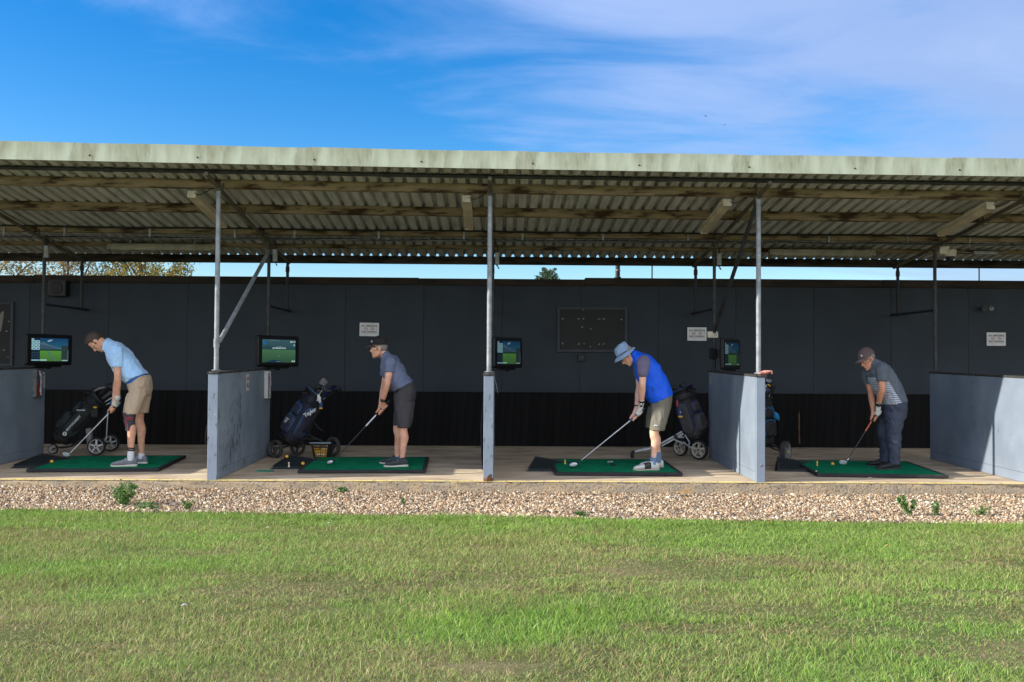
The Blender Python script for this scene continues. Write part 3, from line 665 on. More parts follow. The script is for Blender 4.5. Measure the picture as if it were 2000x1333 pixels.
# no smoking signs
M_PAPER = mat('laminated paper', lin(206, 208, 206), lin(190, 193, 192), 7, .35, bump=.08, bscale=12, spec=.5)
M_INK = mat('black print', lin(26, 28, 32), rough=.5); M_RED = mat('red print', lin(150, 58, 70), rough=.5); M_DBLUE = mat('dark blue print', lin(36, 48, 92), rough=.5)
def no_smoking(x, z, label, tilt=0):
    t = thing('no_smoking_sign', label, 'sign', (x, 3.988, z), 'no smoking signs on the back wall', rot=(0, tilt, 0))
    g = MB(); g.box(-.15, .15, -.0015, .001, -.104, .104); g.build('sheet', M_PAPER, t)
    text('NO SMOKING', .036, M_INK, t, Matrix.Translation((0, -.003, .052)) @ FRONT, spacing=1.12)
    text('NO VAPING', .038, M_INK, t, Matrix.Translation((0, -.003, -.038)) @ FRONT, spacing=1.14)
    for s in (-.052, .052):
        g = MB(); ring = [(s+.032*math.cos(a), -.003, .010+.021*math.sin(a)) for a in np.linspace(0, 2*PI, 21)]; g.chain(ring, .0028, 6, 1, caps='flat', squash=(Vector((0, 1, 0)), .3))
        g.chain([(s-.022, -.003, .024), (s+.022, -.003, -.004)], .0028, 6, 1, caps='flat', squash=(Vector((0, 1, 0)), .3)); g.build('ban_ring', M_RED, t)
        g = MB(); g.box(s-.016, s+.016, -.003, -.002, .008, .013); g.build('cigarette_mark', M_INK, t)
    g = MB()
    for a in ((-.118, -.116, -.062, .072), (.116, .118, -.062, .072), (-.116, .116, .070, .072), (-.116, .116, -.062, -.060)): g.box(a[0], a[1], -.0022, -.0016, a[2], a[3])
    g.build('printed_border', M_INK, t)
no_smoking(-2.013, 1.858, 'white no smoking no vaping sign above the golfer in the black cap', .012)
no_smoking(3.096, 1.82, 'white no smoking no vaping sign left of the small side-on screen')
no_smoking(7.804, 1.77, 'white no smoking no vaping sign beneath the twin spotlight at right')

# ------------------------------------------------------------------ partitions
def paint_mat(name, peel_lo, peel_hi):
    m = mat(name, lin(129, 141, 155), lin(116, 128, 142), 2.5, .6, bump=.12, bscale=30, spec=.35)
    nt = m.node_tree; N = nt.nodes; L = nt.links; p = N['Principled BSDF']; old = p.inputs['Base Color'].links[0].from_socket
    tc = N.new('ShaderNodeTexCoord'); mp = N.new('ShaderNodeMapping'); mp.inputs['Scale'].default_value = (3.2, 3.2, 1); L.new(tc.outputs['Object'], mp.inputs[0])
    n = N.new('ShaderNodeTexNoise'); n.inputs['Scale'].default_value = 9; n.inputs['Detail'].default_value = 7; n.inputs['Roughness'].default_value = .65; L.new(mp.outputs[0], n.inputs[0])
    n2 = N.new('ShaderNodeTexNoise'); n2.inputs['Scale'].default_value = 1.3; L.new(tc.outputs['Object'], n2.inputs[0])
    ad = N.new('ShaderNodeMath'); ad.operation = 'MULTIPLY_ADD'; ad.inputs[1].default_value = .35; L.new(n2.outputs[0], ad.inputs[0]); L.new(n.outputs[0], ad.inputs[2])
    r = N.new('ShaderNodeMapRange'); r.inputs['From Min'].default_value = peel_lo; r.inputs['From Max'].default_value = peel_hi; L.new(ad.outputs[0], r.inputs['Value'])
    x = N.new('ShaderNodeMix'); x.data_type = 'RGBA'; L.new(old, x.inputs['A']); x.inputs['B'].default_value = (*lin(78, 80, 84), 1); L.new(r.outputs[0], x.inputs['Factor'])
    # flakes down to pale wood
    n3 = N.new('ShaderNodeTexNoise'); n3.inputs['Scale'].default_value = 17; n3.inputs['Detail'].default_value = 5; L.new(mp.outputs[0], n3.inputs[0])
    r3 = N.new('ShaderNodeMapRange'); r3.inputs['From Min'].default_value = peel_lo-.03; r3.inputs['From Max'].default_value = peel_hi-.04; L.new(n3.outputs[0], r3.inputs['Value'])
    y = N.new('ShaderNodeMix'); y.data_type = 'RGBA'; L.new(x.outputs['Result'], y.inputs['A']); y.inputs['B'].default_value = (*lin(196, 200, 196), 1); L.new(r3.outputs[0], y.inputs['Factor'])
    L.new(y.outputs['Result'], p.inputs['Base Color'])
    return m
M_PAINT = paint_mat('blue grey paint', .86, .90); M_PEEL = paint_mat('peeling blue grey paint', .74, .79)
M_ROT = mat('rotten timber', lin(122, 84, 54), lin(74, 46, 30), 16, .95, bump=1, bscale=30)
M_CAPS = mat('weathered capping', lin(60, 58, 56), lin(44, 43, 43), 5, .8, c3=lin(128, 120, 104), c3scale=18, c3lo=.6, c3hi=.68)
PT = .058
def partition(X, label, worn=False, rot=False, yaw=0):
    t = thing('partition_wall', label, 'partition', (X, 0, 0), 'low partitions between the bays', rot=(0, 0, yaw))
    ML = M_PEEL if worn else M_PAINT
    zt = 1.205
    vs = lambda x0, x1, y0, y1, z0, z1: [(x0, y0, z0+FS*y0), (x1, y0, z0+FS*y0), (x1, y1, z0+FS*y1), (x0, y1, z0+FS*y1), (x0, y0, z1+FS*y0), (x1, y0, z1+FS*y0), (x1, y1, z1+FS*y1), (x0, y1, z1+FS*y1)]
    FB = [(0, 3, 2, 1), (4, 5, 6, 7), (0, 1, 5, 4), (1, 2, 6, 5), (2, 3, 7, 6), (3, 0, 4, 7)]
    def blk(nm, m, bev, *a): g = MB(); g.add(vs(*a), FB); return g.build(nm, m, t, bev)
    blk('end_post', M_PEEL if worn else M_PAINT, .004, -PT+.002, PT-.014 if not worn else PT-.002, .0, .05, .0 if not rot else .03, zt-.002)
    for s in (-1, 1):
        x0, x1 = (PT-.012, PT) if s > 0 else (-PT, -PT+.012)
        if s > 0: blk('side_panel', M_PEEL if worn else M_PAINT, .002, x0, x1, .052, 1.02, .118, zt); blk('side_panel', M_PAINT, .002, x0, x1, 1.023, 2.5, .118, zt); blk('skirting_panel', ML, .002, x0, x1, .052, 2.5, .004, .115)
        else: blk('side_panel', ML, .002, x0, x1, .052, 1.02, .118, zt); blk('side_panel', M_PAINT, .002, x0, x1, 1.023, 2.5, .118, zt); blk('skirting_panel', ML, .002, x0, x1, .052, 2.5, .004, .115)
    blk('rear_post', M_PAINT, .003, -PT+.014, PT-.014, 2.44, 2.497, .0, zt-.003)
    blk('core', M_DWOOD, 0, -PT+.013, PT-.013, .06, 2.43, .02, zt-.004)
    blk('top_cap', M_CAPS, .004, -PT-.008, PT+.008, -.008, 2.515, zt+.001, zt+.026)
    return t
partition(PX[3], 'blue-grey partition well beyond the left edge of the frame')
P0 = partition(PX[4], 'blue-grey partition at the left edge holding a leaflet rack')
P1 = partition(PX[5], 'blue-grey partition with flaking end post left of the golfer in the black cap', worn=True)
P2 = partition(PX[6], 'end-on blue-grey partition with rotten foot in the middle of the range', worn=True, rot=True)
P3 = partition(PX[7], 'half-sunlit blue-grey partition with a pink glove lying on top')
P4 = partition(PX[8], 'blue-grey partition at the right edge with a slanting shadow line')
g = MB(); g.loft([((.0, .028, -.002), (.053, 0, 0), (0, .03, 0)), ((.002, .024, .02), (.056, 0, 0), (0, .032, 0)), ((.012, .024, .05), (.046, 0, .006), (0, .03, 0)), ((.028, .024, .085), (.027, 0, .01), (0, .026, 0)), ((.04, .024, .115), (.012, 0, .006), (0, .02, 0))], 14)
me = fuse(g, .006, 1)
for v in me.vertices: v.co += Vector((noise.noise(v.co*60), noise.noise(v.co*60+Vector((5, 0, 0))), noise.noise(v.co*60+Vector((0, 5, 0)))))*.008
o = place('rotten_wood', setmat(me, M_ROT), P2); tag(o, 'crumbling brown rotten foot')
g = MB(); g.box(-.003, .003, .07, .072, .16, .9); g.add([(-PT-.001, .06, 1.1), (-PT-.03, .06, .62), (-PT-.026, .06, .3), (-PT-.006, .06, .1), (-PT-.001, .5, 1.1), (-PT-.001, .5, .62), (-PT-.001, .5, .3), (-PT-.001, .5, .1)], [(0, 1, 5, 4), (1, 2, 6, 5), (2, 3, 7, 6)]); g.build('lifting_panel', M_PAINT, P2)
g = MB(); g.ell((.0, -.001, .2), (.015, 0, 0), (0, .003, 0), (0, 0, .021), 14, 8); g.build('metal_disc', M_GALV, P3)
g = MB(); g.chain([(-PT-.02, .06, .62), (-PT-.035, .05, .5), (-PT-.03, .05, .38), (-PT-.01, .05, .28)], .004, 6, 4); g.build('hanging_wire', M_CABLE, P1)

# papers fixed to partitions
SIDE_R = Matrix(((0, 0, 1, 0), (1, 0, 0, 0), (0, 1, 0, 0), (0, 0, 0, 1)))     # local xy stood up, facing +X
t = thing('notice', 'white notice with red and blue figures on the flaking partition', 'notice', (PX[5]+PT+.003, 1.28, 1.085))
g = MB(); g.box(-.001, .001, -.07, .07, -.105, .105); g.build('sheet', M_PAPER, t)
for k in range(3):
    y = (-.035, .005, .042)[k]
    g = MB(); g.box(.0012, .002, y-.012, y+.012, .018+.006*k, .06); g.ell((.0015, y, .068), (.0006, 0, 0), (0, .009, 0), (0, 0, .01), 10, 6); g.build('printed_figure', M_RED, t)
    g = MB(); g.box(.0012, .002, y-.012, y+.012, -.065, -.02-.006*k); g.ell((.0015, y, -.012), (.0006, 0, 0), (0, .009, 0), (0, 0, .01), 10, 6); g.build('printed_figure', M_DBLUE, t)
def leaflets(X, label, red=True):
    t = thing('leaflet_rack', label, 'leaflet rack', (X+PT+.004, 2.28, 1.09))
    g = MB(); g.box(0, .05, -.14, -.12, -.24, .13); g.box(0, .05, .02, .03, -.24, .13); g.box(0, .05, -.12, .02, -.24, -.23); g.build('rack_frame', M_GALV if red else M_PAPER, t)
    if red: g = MB(); g.box(.004, .035, -.10, -.0, -.225, -.05); g.build('red_leaflet', mat('red leaflet', lin(170, 60, 52), lin(120, 40, 50), 14, .5), t, .004)
    else: g = MB(); g.box(.004, .02, -.10, -.0, -.225, .1); g.build('blue_leaflet', mat('blue leaflet', lin(60, 78, 120), lin(120, 130, 150), 12, .5), t, .003)
    g = MB(); vs, fs = [], []
    for k in range(7):
        for y in (-.06, .03): vs.append((.042+.012*math.sin(k*.9)+.02*(k/6), y+.03*k/6, .11-.33*k/6))
    for k in range(6): fs.append((2*k, 2*k+1, 2*k+3, 2*k+2))
    g.add(vs, fs, 0, True); o = g.build('curled_leaflet', mat('patterned leaflet', lin(208, 204, 206), lin(150, 130, 160), 26, .5), t); o.modifiers.new('s', 'SOLIDIFY').thickness = .002
    return t
leaflets(PX[4], 'leaflet rack with red and patterned papers on the leftmost partition', True)
leaflets(PX[5], 'pale leaflet rack at the rear of the flaking partition', False)
def price_card(X, Y, label):
    t = thing('printed_card', label, 'card', (X+PT+.004, Y, 1.075)); g = MB(); g.box(0, .002, -.075, .075, -.11, .11); g.build('sheet', M_PAPER, t)
    g = MB(); g.box(.0022, .003, -.05, .045, .055, .085)
    for k in range(4): g.box(.0022, .003, -.05, .03-.02*(k % 2), .02-.032*k, .03-.032*k)
    g.build('printed_lines', M_INK, t)
price_card(PX[4], 2.41, 'white printed card beside the red leaflet rack'); price_card(PX[5], 2.41, 'white printed card beside the pale leaflet rack')
t = thing('paper_flap', 'loose white sheet hanging off the end-on partition', 'paper', (PX[6]+PT+.002, .55, 1.19)); g = MB(); g.add([(0, -.08, 0), (0, .08, 0), (.03, .08, -.12), (.03, -.08, -.12), (.045, .08, -.2), (.045, -.08, -.2)], [(0, 1, 2, 3), (3, 2, 4, 5)]); o = g.build('sheet', M_PAPER, t); o.modifiers.new('s', 'SOLIDIFY').thickness = .0015
g = MB(); g.box(-.0025, 0, -.012, .012, -.055, .055); tag(g.build('label_strip', M_PAPER, loc=(PX[7]-PT-.001, 2.36, 1.12)), 'tiny white label strip at the rear of the half-sunlit partition', 'label')
# pink glove on the third partition
t = thing('glove', 'crumpled pink glove resting on the half-sunlit partition', 'glove', (PX[7]+.055, .06, 1.232)); g = MB()
g.loft([((-.05, 0, .012), (.02, 0, 0), (0, .03, 0)), ((0, 0, .026), (.03, 0, 0), (0, .045, 0)), ((.05, 0, .03), (.03, 0, 0), (0, .04, 0))], 12)
g.ell((0, 0, .025), (.06, 0, .01), (0, .045, 0), (-.004, 0, .026), 14, 10)
for k in range(4): g.chain([(.03, -.03+.02*k, .035), (.07, -.034+.022*k, .04), (.075, -.03+.02*k, .015)], [.014, .012, .010], 8, 3)
g.chain([(-.02, -.03, .02), (-.06, -.05, .02), (-.08, -.04, .012)], [.014, .012, .01], 8, 3)
place('glove_body', setmat(fuse(g, .005, 1), mat('pink knit', lin(206, 148, 132), lin(176, 108, 98), 30, .9, bump=.6, bscale=90)), t)

# ================================================================== hitting mats, trays, balls, tees
M_TURF = mat('green turf mat', lin(12, 132, 90), lin(8, 112, 74), 5, .9, bump=.7, bscale=320, spec=.1, c3=lin(40, 150, 112), c3scale=6, c3lo=.55, c3hi=.85)
M_RUB = mat('black rubber', lin(46, 46, 48), lin(36, 36, 38), 10, .8, bump=.1)
M_TRAY = mat('dark green black plastic', lin(30, 40, 40), lin(24, 32, 33), 8, .6, bump=.1)
def hitting_mat(X, Y, yaw, label):
    t = thing('golf_mat', label, 'golf mat', (X, Y, floor_z(Y+.7)-.002), 'green hitting mats', rot=(math.atan(FS), 0, yaw))
    w, l = 1.53, 1.45
    g = MB(); g.box(.045, w-.045, .055, l-.045, .004, .034); g.build('turf', M_TURF, t, .004)
    for a in ((0, w, 0, .053), (0, w, l-.043, l), (0, .043, .054, l-.044), (w-.043, w, .054, l-.044)):
        g = MB(); g.box(a[0], a[1], a[2], a[3], .0, .036); g.build('border', M_RUB, t, .006)
    return t
hitting_mat(-5.62, .575, math.radians(5.5), 'green mat under the golfer in the light blue shirt')
hitting_mat(-2.40, .595, math.radians(2.5), 'green mat under the golfer in the black cap')
hitting_mat(.678, .50, math.radians(-.5), 'green mat under the golfer in the blue vest and hat')
hitting_mat(3.82, .50, math.radians(-5), 'green mat under the golfer in long trousers')
def ball_tray(X, Y, yaw, label):
    """sloping rubber ramp: low edge at the mat, raised end away from it"""
    t = thing('ball_tray', label, 'ball tray', (X, Y, floor_z(Y)), 'black rubber ball trays', rot=(0, 0, yaw))
    g = MB(); vs = [(0, 0, 0), (.66, 0, 0), (.66, .62, 0), (0, .62, 0), (.03, .02, .028), (.66, .02, .028), (.66, .6, .028), (.03, .6, .028), (.10, .06, .022), (.62, .05, .022), (.62, .57, .022), (.10, .55, .022)]
    vs = [(0, .0, 0), (.66, .0, 0), (.66, .70, 0), (.06, .72, 0), (.16, .05, .02), (.64, .03, .026), (.64, .67, .026), (.2, .62, .02), (.06, .36, .0)]
    # wedge: back lip high, front lip low
    P = [(0, 0, 0), (.64, 0, 0), (.64, .66, 0), (.12, .66, 0), (.05, .03, .035), (.64, .02, .03), (.64, .64, .03), (.15, .62, .115)]
    g.add(P, [(0, 3, 2, 1), (0, 1, 5, 4), (1, 2, 6, 5), (2, 3, 7, 6), (3, 0, 4, 7), (4, 5, 6, 7)]); g.build('ramp', M_TRAY, t, .006)
    g = MB(); g.chain([(.045, .03, .04), (.15, .62, .12), (.64, .645, .035)], .012, 8, 1); g.build('lip', M_RUB, t)
    return t
ball_tray(-6.02, .98, math.radians(4), 'dark rubber ball tray on the floor of the leftmost bay')
ball_tray(-2.83, .99, math.radians(3), 'dark rubber ball tray with a yellow ball in it')
ball_tray(.34, .90, math.radians(0), 'empty dark rubber ball tray beside the mat of the blue-vested golfer')
ball_tray(3.46, 1.02, math.radians(-6), 'dark rubber ball tray against the half-sunlit partition')
M_BALL = mat('yellow golf ball', lin(238, 190, 74), lin(226, 172, 60), 9, .35, bump=.35, bscale=260, spec=.5)
M_BALLW = mat('cream golf ball', lin(232, 224, 196), rough=.35, bump=.35, bscale=260)
_b = MB(); _b.ell((0, 0, 0), (.0214, 0, 0), (0, .0214, 0), (0, 0, .0214), 20, 12); BALL = _b.mesh('golf_ball', M_BALL); BALLW = _b.mesh('golf_ball', M_BALLW)
def ball(x, y, z, label, me=None, gp='range balls on the mats and trays'):
    return tag(place('golf_ball', me or BALL, None, (x, y, z)), label, 'golf ball', gp)
ball(-5.63, 1.26, .017+.034+.0214, 'yellow ball on the front edge of the leftmost mat')
ball(-2.72, 1.47, .02+.088+.0214, 'yellow ball high in the tray left of the basket')
ball(-2.45, 1.16, .018+.033+.0214, 'yellow ball at the corner where tray meets mat')
ball(4.325, 1.41, .018+.034+.0214, 'yellow ball on the mat in front of the right golfer')
ball(-6.33, .93, .012+.022, 'yellow ball on bare floor at the far left edge')
M_TEE = mat('pale rubber tee', lin(226, 206, 90), lin(200, 180, 80), 20, .5); M_TEEW = mat('white rubber tee', lin(214, 208, 190), rough=.5)
def tee(x, y, z, h, m, label):
    g = MB(); g.lathe([(.0, 0), (.016, 0), (.012, .01), (.008, .02), (.008, h*.75), (.013, h), (.008, h), (.0, h-.008)], Matrix.Identity(4), 14); tag(g.build('tee', m, loc=(x, y, z)), label, 'tee', 'rubber tees')
tee(.86, 1.36, .052, .065, M_TEE, 'yellow rubber tee on the mat before the driver head')
tee(4.08, 1.28, .050, .07, M_TEE, 'yellow rubber tee on the mat of the golfer in trousers')
tee(-2.595, 1.02, .014+.03, .06, M_TEEW, 'white rubber tee in the tray beside two yellow balls')
g = MB(); g.box(-.10, .10, -.05, .05, 0, .012); tag(g.build('turf_scrap', mat('loose turf scrap', lin(60, 150, 120), lin(40, 120, 96), 14, .9), loc=(-2.84, .82, floor_z(.82)), bevel=.004), 'torn scrap of green turf on the floor beside the flaking partition', 'turf scrap')
g = MB(); g.chain([(0, 0, .004), (.02, .0, .03), (.045, .01, .05), (.02, .02, .02), (.06, .0, .006)], [.006, .012, .006, .012, .004], 8, 3); tag(g.build('dry_leaf', mat('pale dry leaf', lin(206, 196, 176), rough=.8), loc=(3.84, .70, floor_z(.7)-.002)), 'pale curled leaf on the floor in front of the right-hand tray', 'leaf')
g = MB(); g.chain([(0, 0, .004), (.03, .0, .012), (.05, .01, .003)], [.004, .010, .004], 8, 3); tag(g.build('dry_leaf', mat('pale dry leaf', lin(206, 196, 176)), loc=(4.42, .46, floor_z(.46)-.001)), 'pale leaf scrap at the front edge of the rightmost mat', 'leaf')
# alignment aid lying on the third mat
t = thing('swing_aid', 'small silver and black swing aid lying on the mat before the blue-vested golfer', 'training aid', (1.47, 1.33, .052))
g = MB(); g.box(-.045, .03, .2, .245, 0, .03); g.build('sensor', M_GALV, t, .006); g = MB(); g.chain([(.0, .2, .012), (.0, .0, .01), (-.005, -.12, .01)], [.008, .008, .012], 8, 2); g.build('arm', M_CABLE, t); g = MB(); g.lathe([(.0, 0), (.022, 0), (.022, .03), (.0, .03)], Matrix.Translation((-.005, -.14, 0)), 14); g.build('foot', M_CABLE, t)
# basket of balls
BK = Vector((-2.40, 2.19, floor_z(2.19)))
t = thing('ball_basket', 'black grid basket full of yellow range balls', 'basket', BK)
M_BK = mat('black plastic', lin(26, 27, 28), rough=.45); M_RIM = mat('pale basket handle', lin(150, 168, 186), rough=.5)
def bkx(z): return .083+(.118-.083)*z/.212
g = MB()
for s in (-1, 1):
    for k in range(7):
        u = -1+2*k/6
        g.tube((u*bkx(0)*.96, s*bkx(0), .0), (u*bkx(.2)*.96, s*bkx(.2), .2), .0030 if 0 < k < 6 else .012, 6); g.tube((s*bkx(0), u*bkx(0)*.96, 0), (s*bkx(.2), u*bkx(.2)*.96, .2), .0030 if 0 < k < 6 else .012, 6)
    for z in (.008, .048, .088, .128, .168, .2):
        b = bkx(z); r = .011 if z in (.008, .2, .168) else .0030
        g.tube((-b, s*b, z), (b, s*b, z), r, 6); g.tube((s*b, -b, z), (s*b, b, z), r, 6)
o = g.build('grid', M_BK, t); o['kind'] = 'stuff'
g = MB(); g.box(-.084, .084, -.084, .084, .0, .006); g.build('base', M_BK, t)
g = MB(); b = .124; g.chain([(-b, -b, .212), (b, -b, .212), (b, b, .212), (-b, b, .212), (-b, -b, .212)], .009, 8, 1); g.build('rim', M_BK, t)
g = MB(); g.chain([(-.13, -.11, .222), (-.12, -.135, .224), (.12, -.135, .224), (.13, -.11, .222)], .0075, 8, 3); g.build('handle', M_RIM, t)
rr = random.Random(3)
for lay in range(5):
    zc = .028+lay*.037; b = bkx(zc)-.03
    for i in range(5):
        for j in range(4 if lay < 4 else 5):
            if j in (1, 2) and 0 < i < 4 and lay < 4: continue
            u = (-1+i/2)*b+rr.uniform(-.004, .004); v = (-1+2*j/(3 if lay < 4 else 4))*b+rr.uniform(-.003, .003)
            ball(BK.x+u, BK.y+v, BK.z+zc+rr.uniform(-.003, .003), 'yellow ball heaped in the black grid basket' if rr.random() > .2 else 'cream ball heaped in the black grid basket', BALL if False else None, 'balls in the basket')
for o in list(COL.objects):
    if o.get('group') == 'balls in the basket' and o['label'].startswith('cream'): o.data = BALLW

# ================================================================== screens
M_CASE = mat('black screen casing', lin(11, 11, 12), rough=.5, spec=.3); M_EDGE = mat('grey screen edge', lin(40, 42, 45), rough=.45)
def em(name, c, s=1.0):
    return mat('screen '+name, (0, 0, 0), rough=.3, emit=lin(*c), emit_s=s)
def screen(X, label, menu=True, bright=1.0, yaw=56):
    yaw = math.radians(yaw)
    t = thing('monitor', label, 'monitor', (X, 2.34, 1.495), 'score screens on the rear posts', rot=(math.radians(0), 0, yaw))
    W, H = .385, .215
    g = MB(); g.box(-W, W, -.03, .018, -H, H); g.build('casing', M_CASE, t, .022)
    g = MB(); g.box(-W+.22, W-.22, .018, .10, -H+.08, H-.08); g.build('back_shell', M_CASE, t, .02)
    for x in (-W+.012,): g = MB(); g.box(x, x+.016, -.034, .01, -H+.03, H-.02); g.build('edge_strip', M_EDGE, t, .004)
    for z in (.165, .11, .05): g = MB(); g.tube((W-.002, -.005, z), (W+.008, -.005, z), .011, 8); g.build('corner_knob', M_EDGE, t)
    g = MB(); g.box(-.24, .2, -.025, .03, -H-.028, -H); g.build('lower_bar', M_CASE, t, .008)
    g = MB(); g.ell((0, -.005, -H-.03), (.055, 0, 0), (0, .02, 0), (0, 0, .022), 14, 8); g.build('sensor_eye', M_CASE, t)
    g = MB(); g.lathe([(0, 0), (.008, 0), (.008, .004), (0, .004)], Matrix.Translation((-.005, -.034, H-.03)) @ FRONT, 12); g.build('camera_eye', M_EDGE, t)
    g = MB(); g.box(-.035, .035, .10, .17, -.05, .05); g.build('bracket', M_CASE, t, .006)
    # lit picture: flat coloured fields, each a hair proud of the one behind
    mats, g = [], MB()
    k = bright
    def pane(x0, x1, z0, z1, c, d, s=1.0):
        m = em('%d_%d_%d_%d' % (*c, int(k*s*100)), c, k*s)
        if m not in mats: mats.append(m)
        g.box(x0, x1, -.0315-d, -.031-d, z0, z1, mats.index(m))
    def poly(pts, c, d, s=1.0):
        m = em('%d_%d_%d_%d' % (*c, int(k*s*100)), c, k*s)
        if m not in mats: mats.append(m)
        g.add([(x, -.0315-d, z) for x, z in pts], [tuple(range(len(pts)))], mats.index(m))
    w, h = .305, .158
    if menu:
        for i in range(8): pane(-w, w, h-.02*(i+1), h-.02*i, (22+3*i, 66+5*i, 104+3*i), 0)
        poly([(-.17, .095), (-.10, .105), (-.02, .07), (.05, .05), (.12, .03), (.19, .018), (.19, 0), (-.17, 0)], (74, 104, 122), .001)
        poly([(-.17, .075), (-.08, .06), (.0, .045), (.1, .02), (.18, .006), (.18, 0), (-.17, 0)], (58, 84, 104), .0015)
        poly([(-.05, .115), (-.01, .135), (.05, .14), (.02, .12), (-.02, .108)], (150, 176, 190), .0015)
        pane(-.17, .19, -.012, .006, (30, 62, 50), .002)
        for i in range(6): pane(-.165, .19, -h+.024*i, -h+.024*(i+1), (72+2*i, 118+5*i, 52+2*i), .002)
        poly([(-.065, -.012), (-.04, -.012), (.115, -h), (.075, -h)], (78, 112, 112), .003)
        pane(.19, w, -h, .06, (44, 60, 62), .003)
        pane(-w, -.165, -h, h, (18, 38, 56), .003)
        pane(-w+.005, -.26, h-.03, h-.008, (136, 178, 188), .004)
        for r in range(3):
            for c in range(2):
                x0 = -w+.006+c*.067; z0 = .085-r*.044
                pane(x0, x0+.062, z0, z0+.04, (146, 190, 200), .004); pane(x0+.018, x0+.045, z0+.013, z0+.025, (40, 74, 90), .005)
        for r in range(3):
            for c in range(3): pane(-w+.012+c*.042, -w+.03+c*.042, -.045-r*.03, -.04-r*.03, (92, 120, 130), .005)
        pane(-w+.004, -.17, -h+.006, -h+.022, (138, 186, 196), .004); pane(-.16, -.055, -h+.006, -h+.026, (150, 196, 190), .005); pane(.195, .295, -h+.004, -h+.018, (150, 184, 190), .005)
        pane(.297, .302, -h+.02, -.005, (120, 150, 150), .005)
    else:
        for i in range(8): pane(-w, w, h-.019*(i+1), h-.019*i, (58-2*i, 92-2*i, 104-3*i), 0)
        poly([(-w, .05), (-.2, .07), (-.08, .05), (.05, .06), (.2, .045), (w, .06), (w, .0), (-w, .0)], (40, 72, 80), .001)
        for i in range(8): pane(-w, w, -h+.022*i, -h+.022*(i+1)+.0004*0, (50+3*i, 88+4*i, 66+2*i), .002)
        poly([(-w+.05, -h), (.08, -h), (.02, -h+.03), (-.12, -h+.035)], (24, 56, 76), .003)
        poly([(-w+.012+.03+.028*math.cos(a), h-.045+.028*math.sin(a)) for a in np.linspace(0, 2*PI, 20)[:-1]], (24, 112, 186), .003)
        pane(-w+.032, -w+.052, h-.05, h-.035, (10, 50, 110), .004)
        pane(w-.04, w-.01, h-.085, h-.06, (130, 176, 180), .003)
        for x in (w-.07, w-.035): pane(x, x+.022, -h+.008, -h+.03, (190, 214, 210), .004)
        pane(-.05, .06, .058, .062, (150, 180, 180), .004); pane(-.02, .02, -.07, -.066, (130, 170, 150), .004); pane(-.05, .03, -h+.012, -h+.016, (150, 176, 180), .004)
        pane(-.18, .0, h-.012, h-.008, (120, 150, 156), .003)
    g.build('screen', mats, t)
    if not menu:
        mt = em('white', (205, 226, 228), k)
        text('JOIN MILLIARD SOUTH', .024, mt, t, Matrix.Translation((0, -.0375, .04)) @ FRONT, spacing=1.0)
        text('BAY 74', .03, mt, t, Matrix.Translation((w-.055, -.0375, h-.028)) @ FRONT)
    g = MB(); g.box(-.05, .05, -.02, .05, -.075, .075)
    o = g.build('post_mount', M_CASE, t, .008); o.matrix_local = Matrix.Rotation(-yaw, 4, 'Z') @ Matrix.Translation((-.20, .12, .0))
    return t
screen(-6.20, 'lit score screen over the leaflet rack at the far left', True, .48, 66)
screen(-3.055, 'lit score screen with a message over the flaking partition', False, .42)
screen(.115, 'dim score screen right behind the middle front post', True, .26, 58)
screen(3.215, 'dim score screen seen nearly side-on above the half-sunlit partition', True, .16, 58)
t = thing('power_socket', 'white socket tied to the rear post beside the no smoking sign', 'socket', (3.0, 2.44, 1.765)); g = MB(); g.box(-.075, .075, .0, .04, -.045, .045); g.build('case', M_LBODY, t, .008); g = MB(); g.chain([(.0, -.02, .03), (.03, -.05, -.02), (.06, -.03, .04)], .004, 6, 4); g.build('tie', M_GALV, t)

# ================================================================== people
def skin(name, c):
    return mat(name, c, tuple(a*b for a, b in zip(c, (.86, .72, .68))), 16, .5, bump=.08, bscale=120, sss=.12, spec=.35)
SK = [skin('skin light tan', (.68, .39, .255)), skin('skin ruddy', (.72, .41, .285)), skin('skin fair', (.80, .50, .36)), skin('skin sun tanned', (.64, .32, .19))]
Yv = Vector((0, 1, 0))
def V3(x, y, z): return Vector((x, y, z))
def V2(p, y=0.0): return Vector((p[0], y, p[1]))
class Head:
    """frame of a head: f forward, u up, l towards the camera side"""
    def __init__(s, ear, pitch, yaw=0.0):
        th = math.radians(pitch)
        s.f = Vector((-math.cos(th), 0, -math.sin(th))); s.u = Vector((-math.sin(th), 0, math.cos(th))); s.l = Vector((0, -1, 0))
        if yaw:
            q = Quaternion(s.u, math.radians(yaw)); s.f = q @ s.f; s.l = q @ s.l
        s.o = Vector((ear[0], -.0, ear[1]))+s.f*.005+s.u*.02
    def __call__(s, f, l, u): return s.o+s.f*f+s.l*l+s.u*u
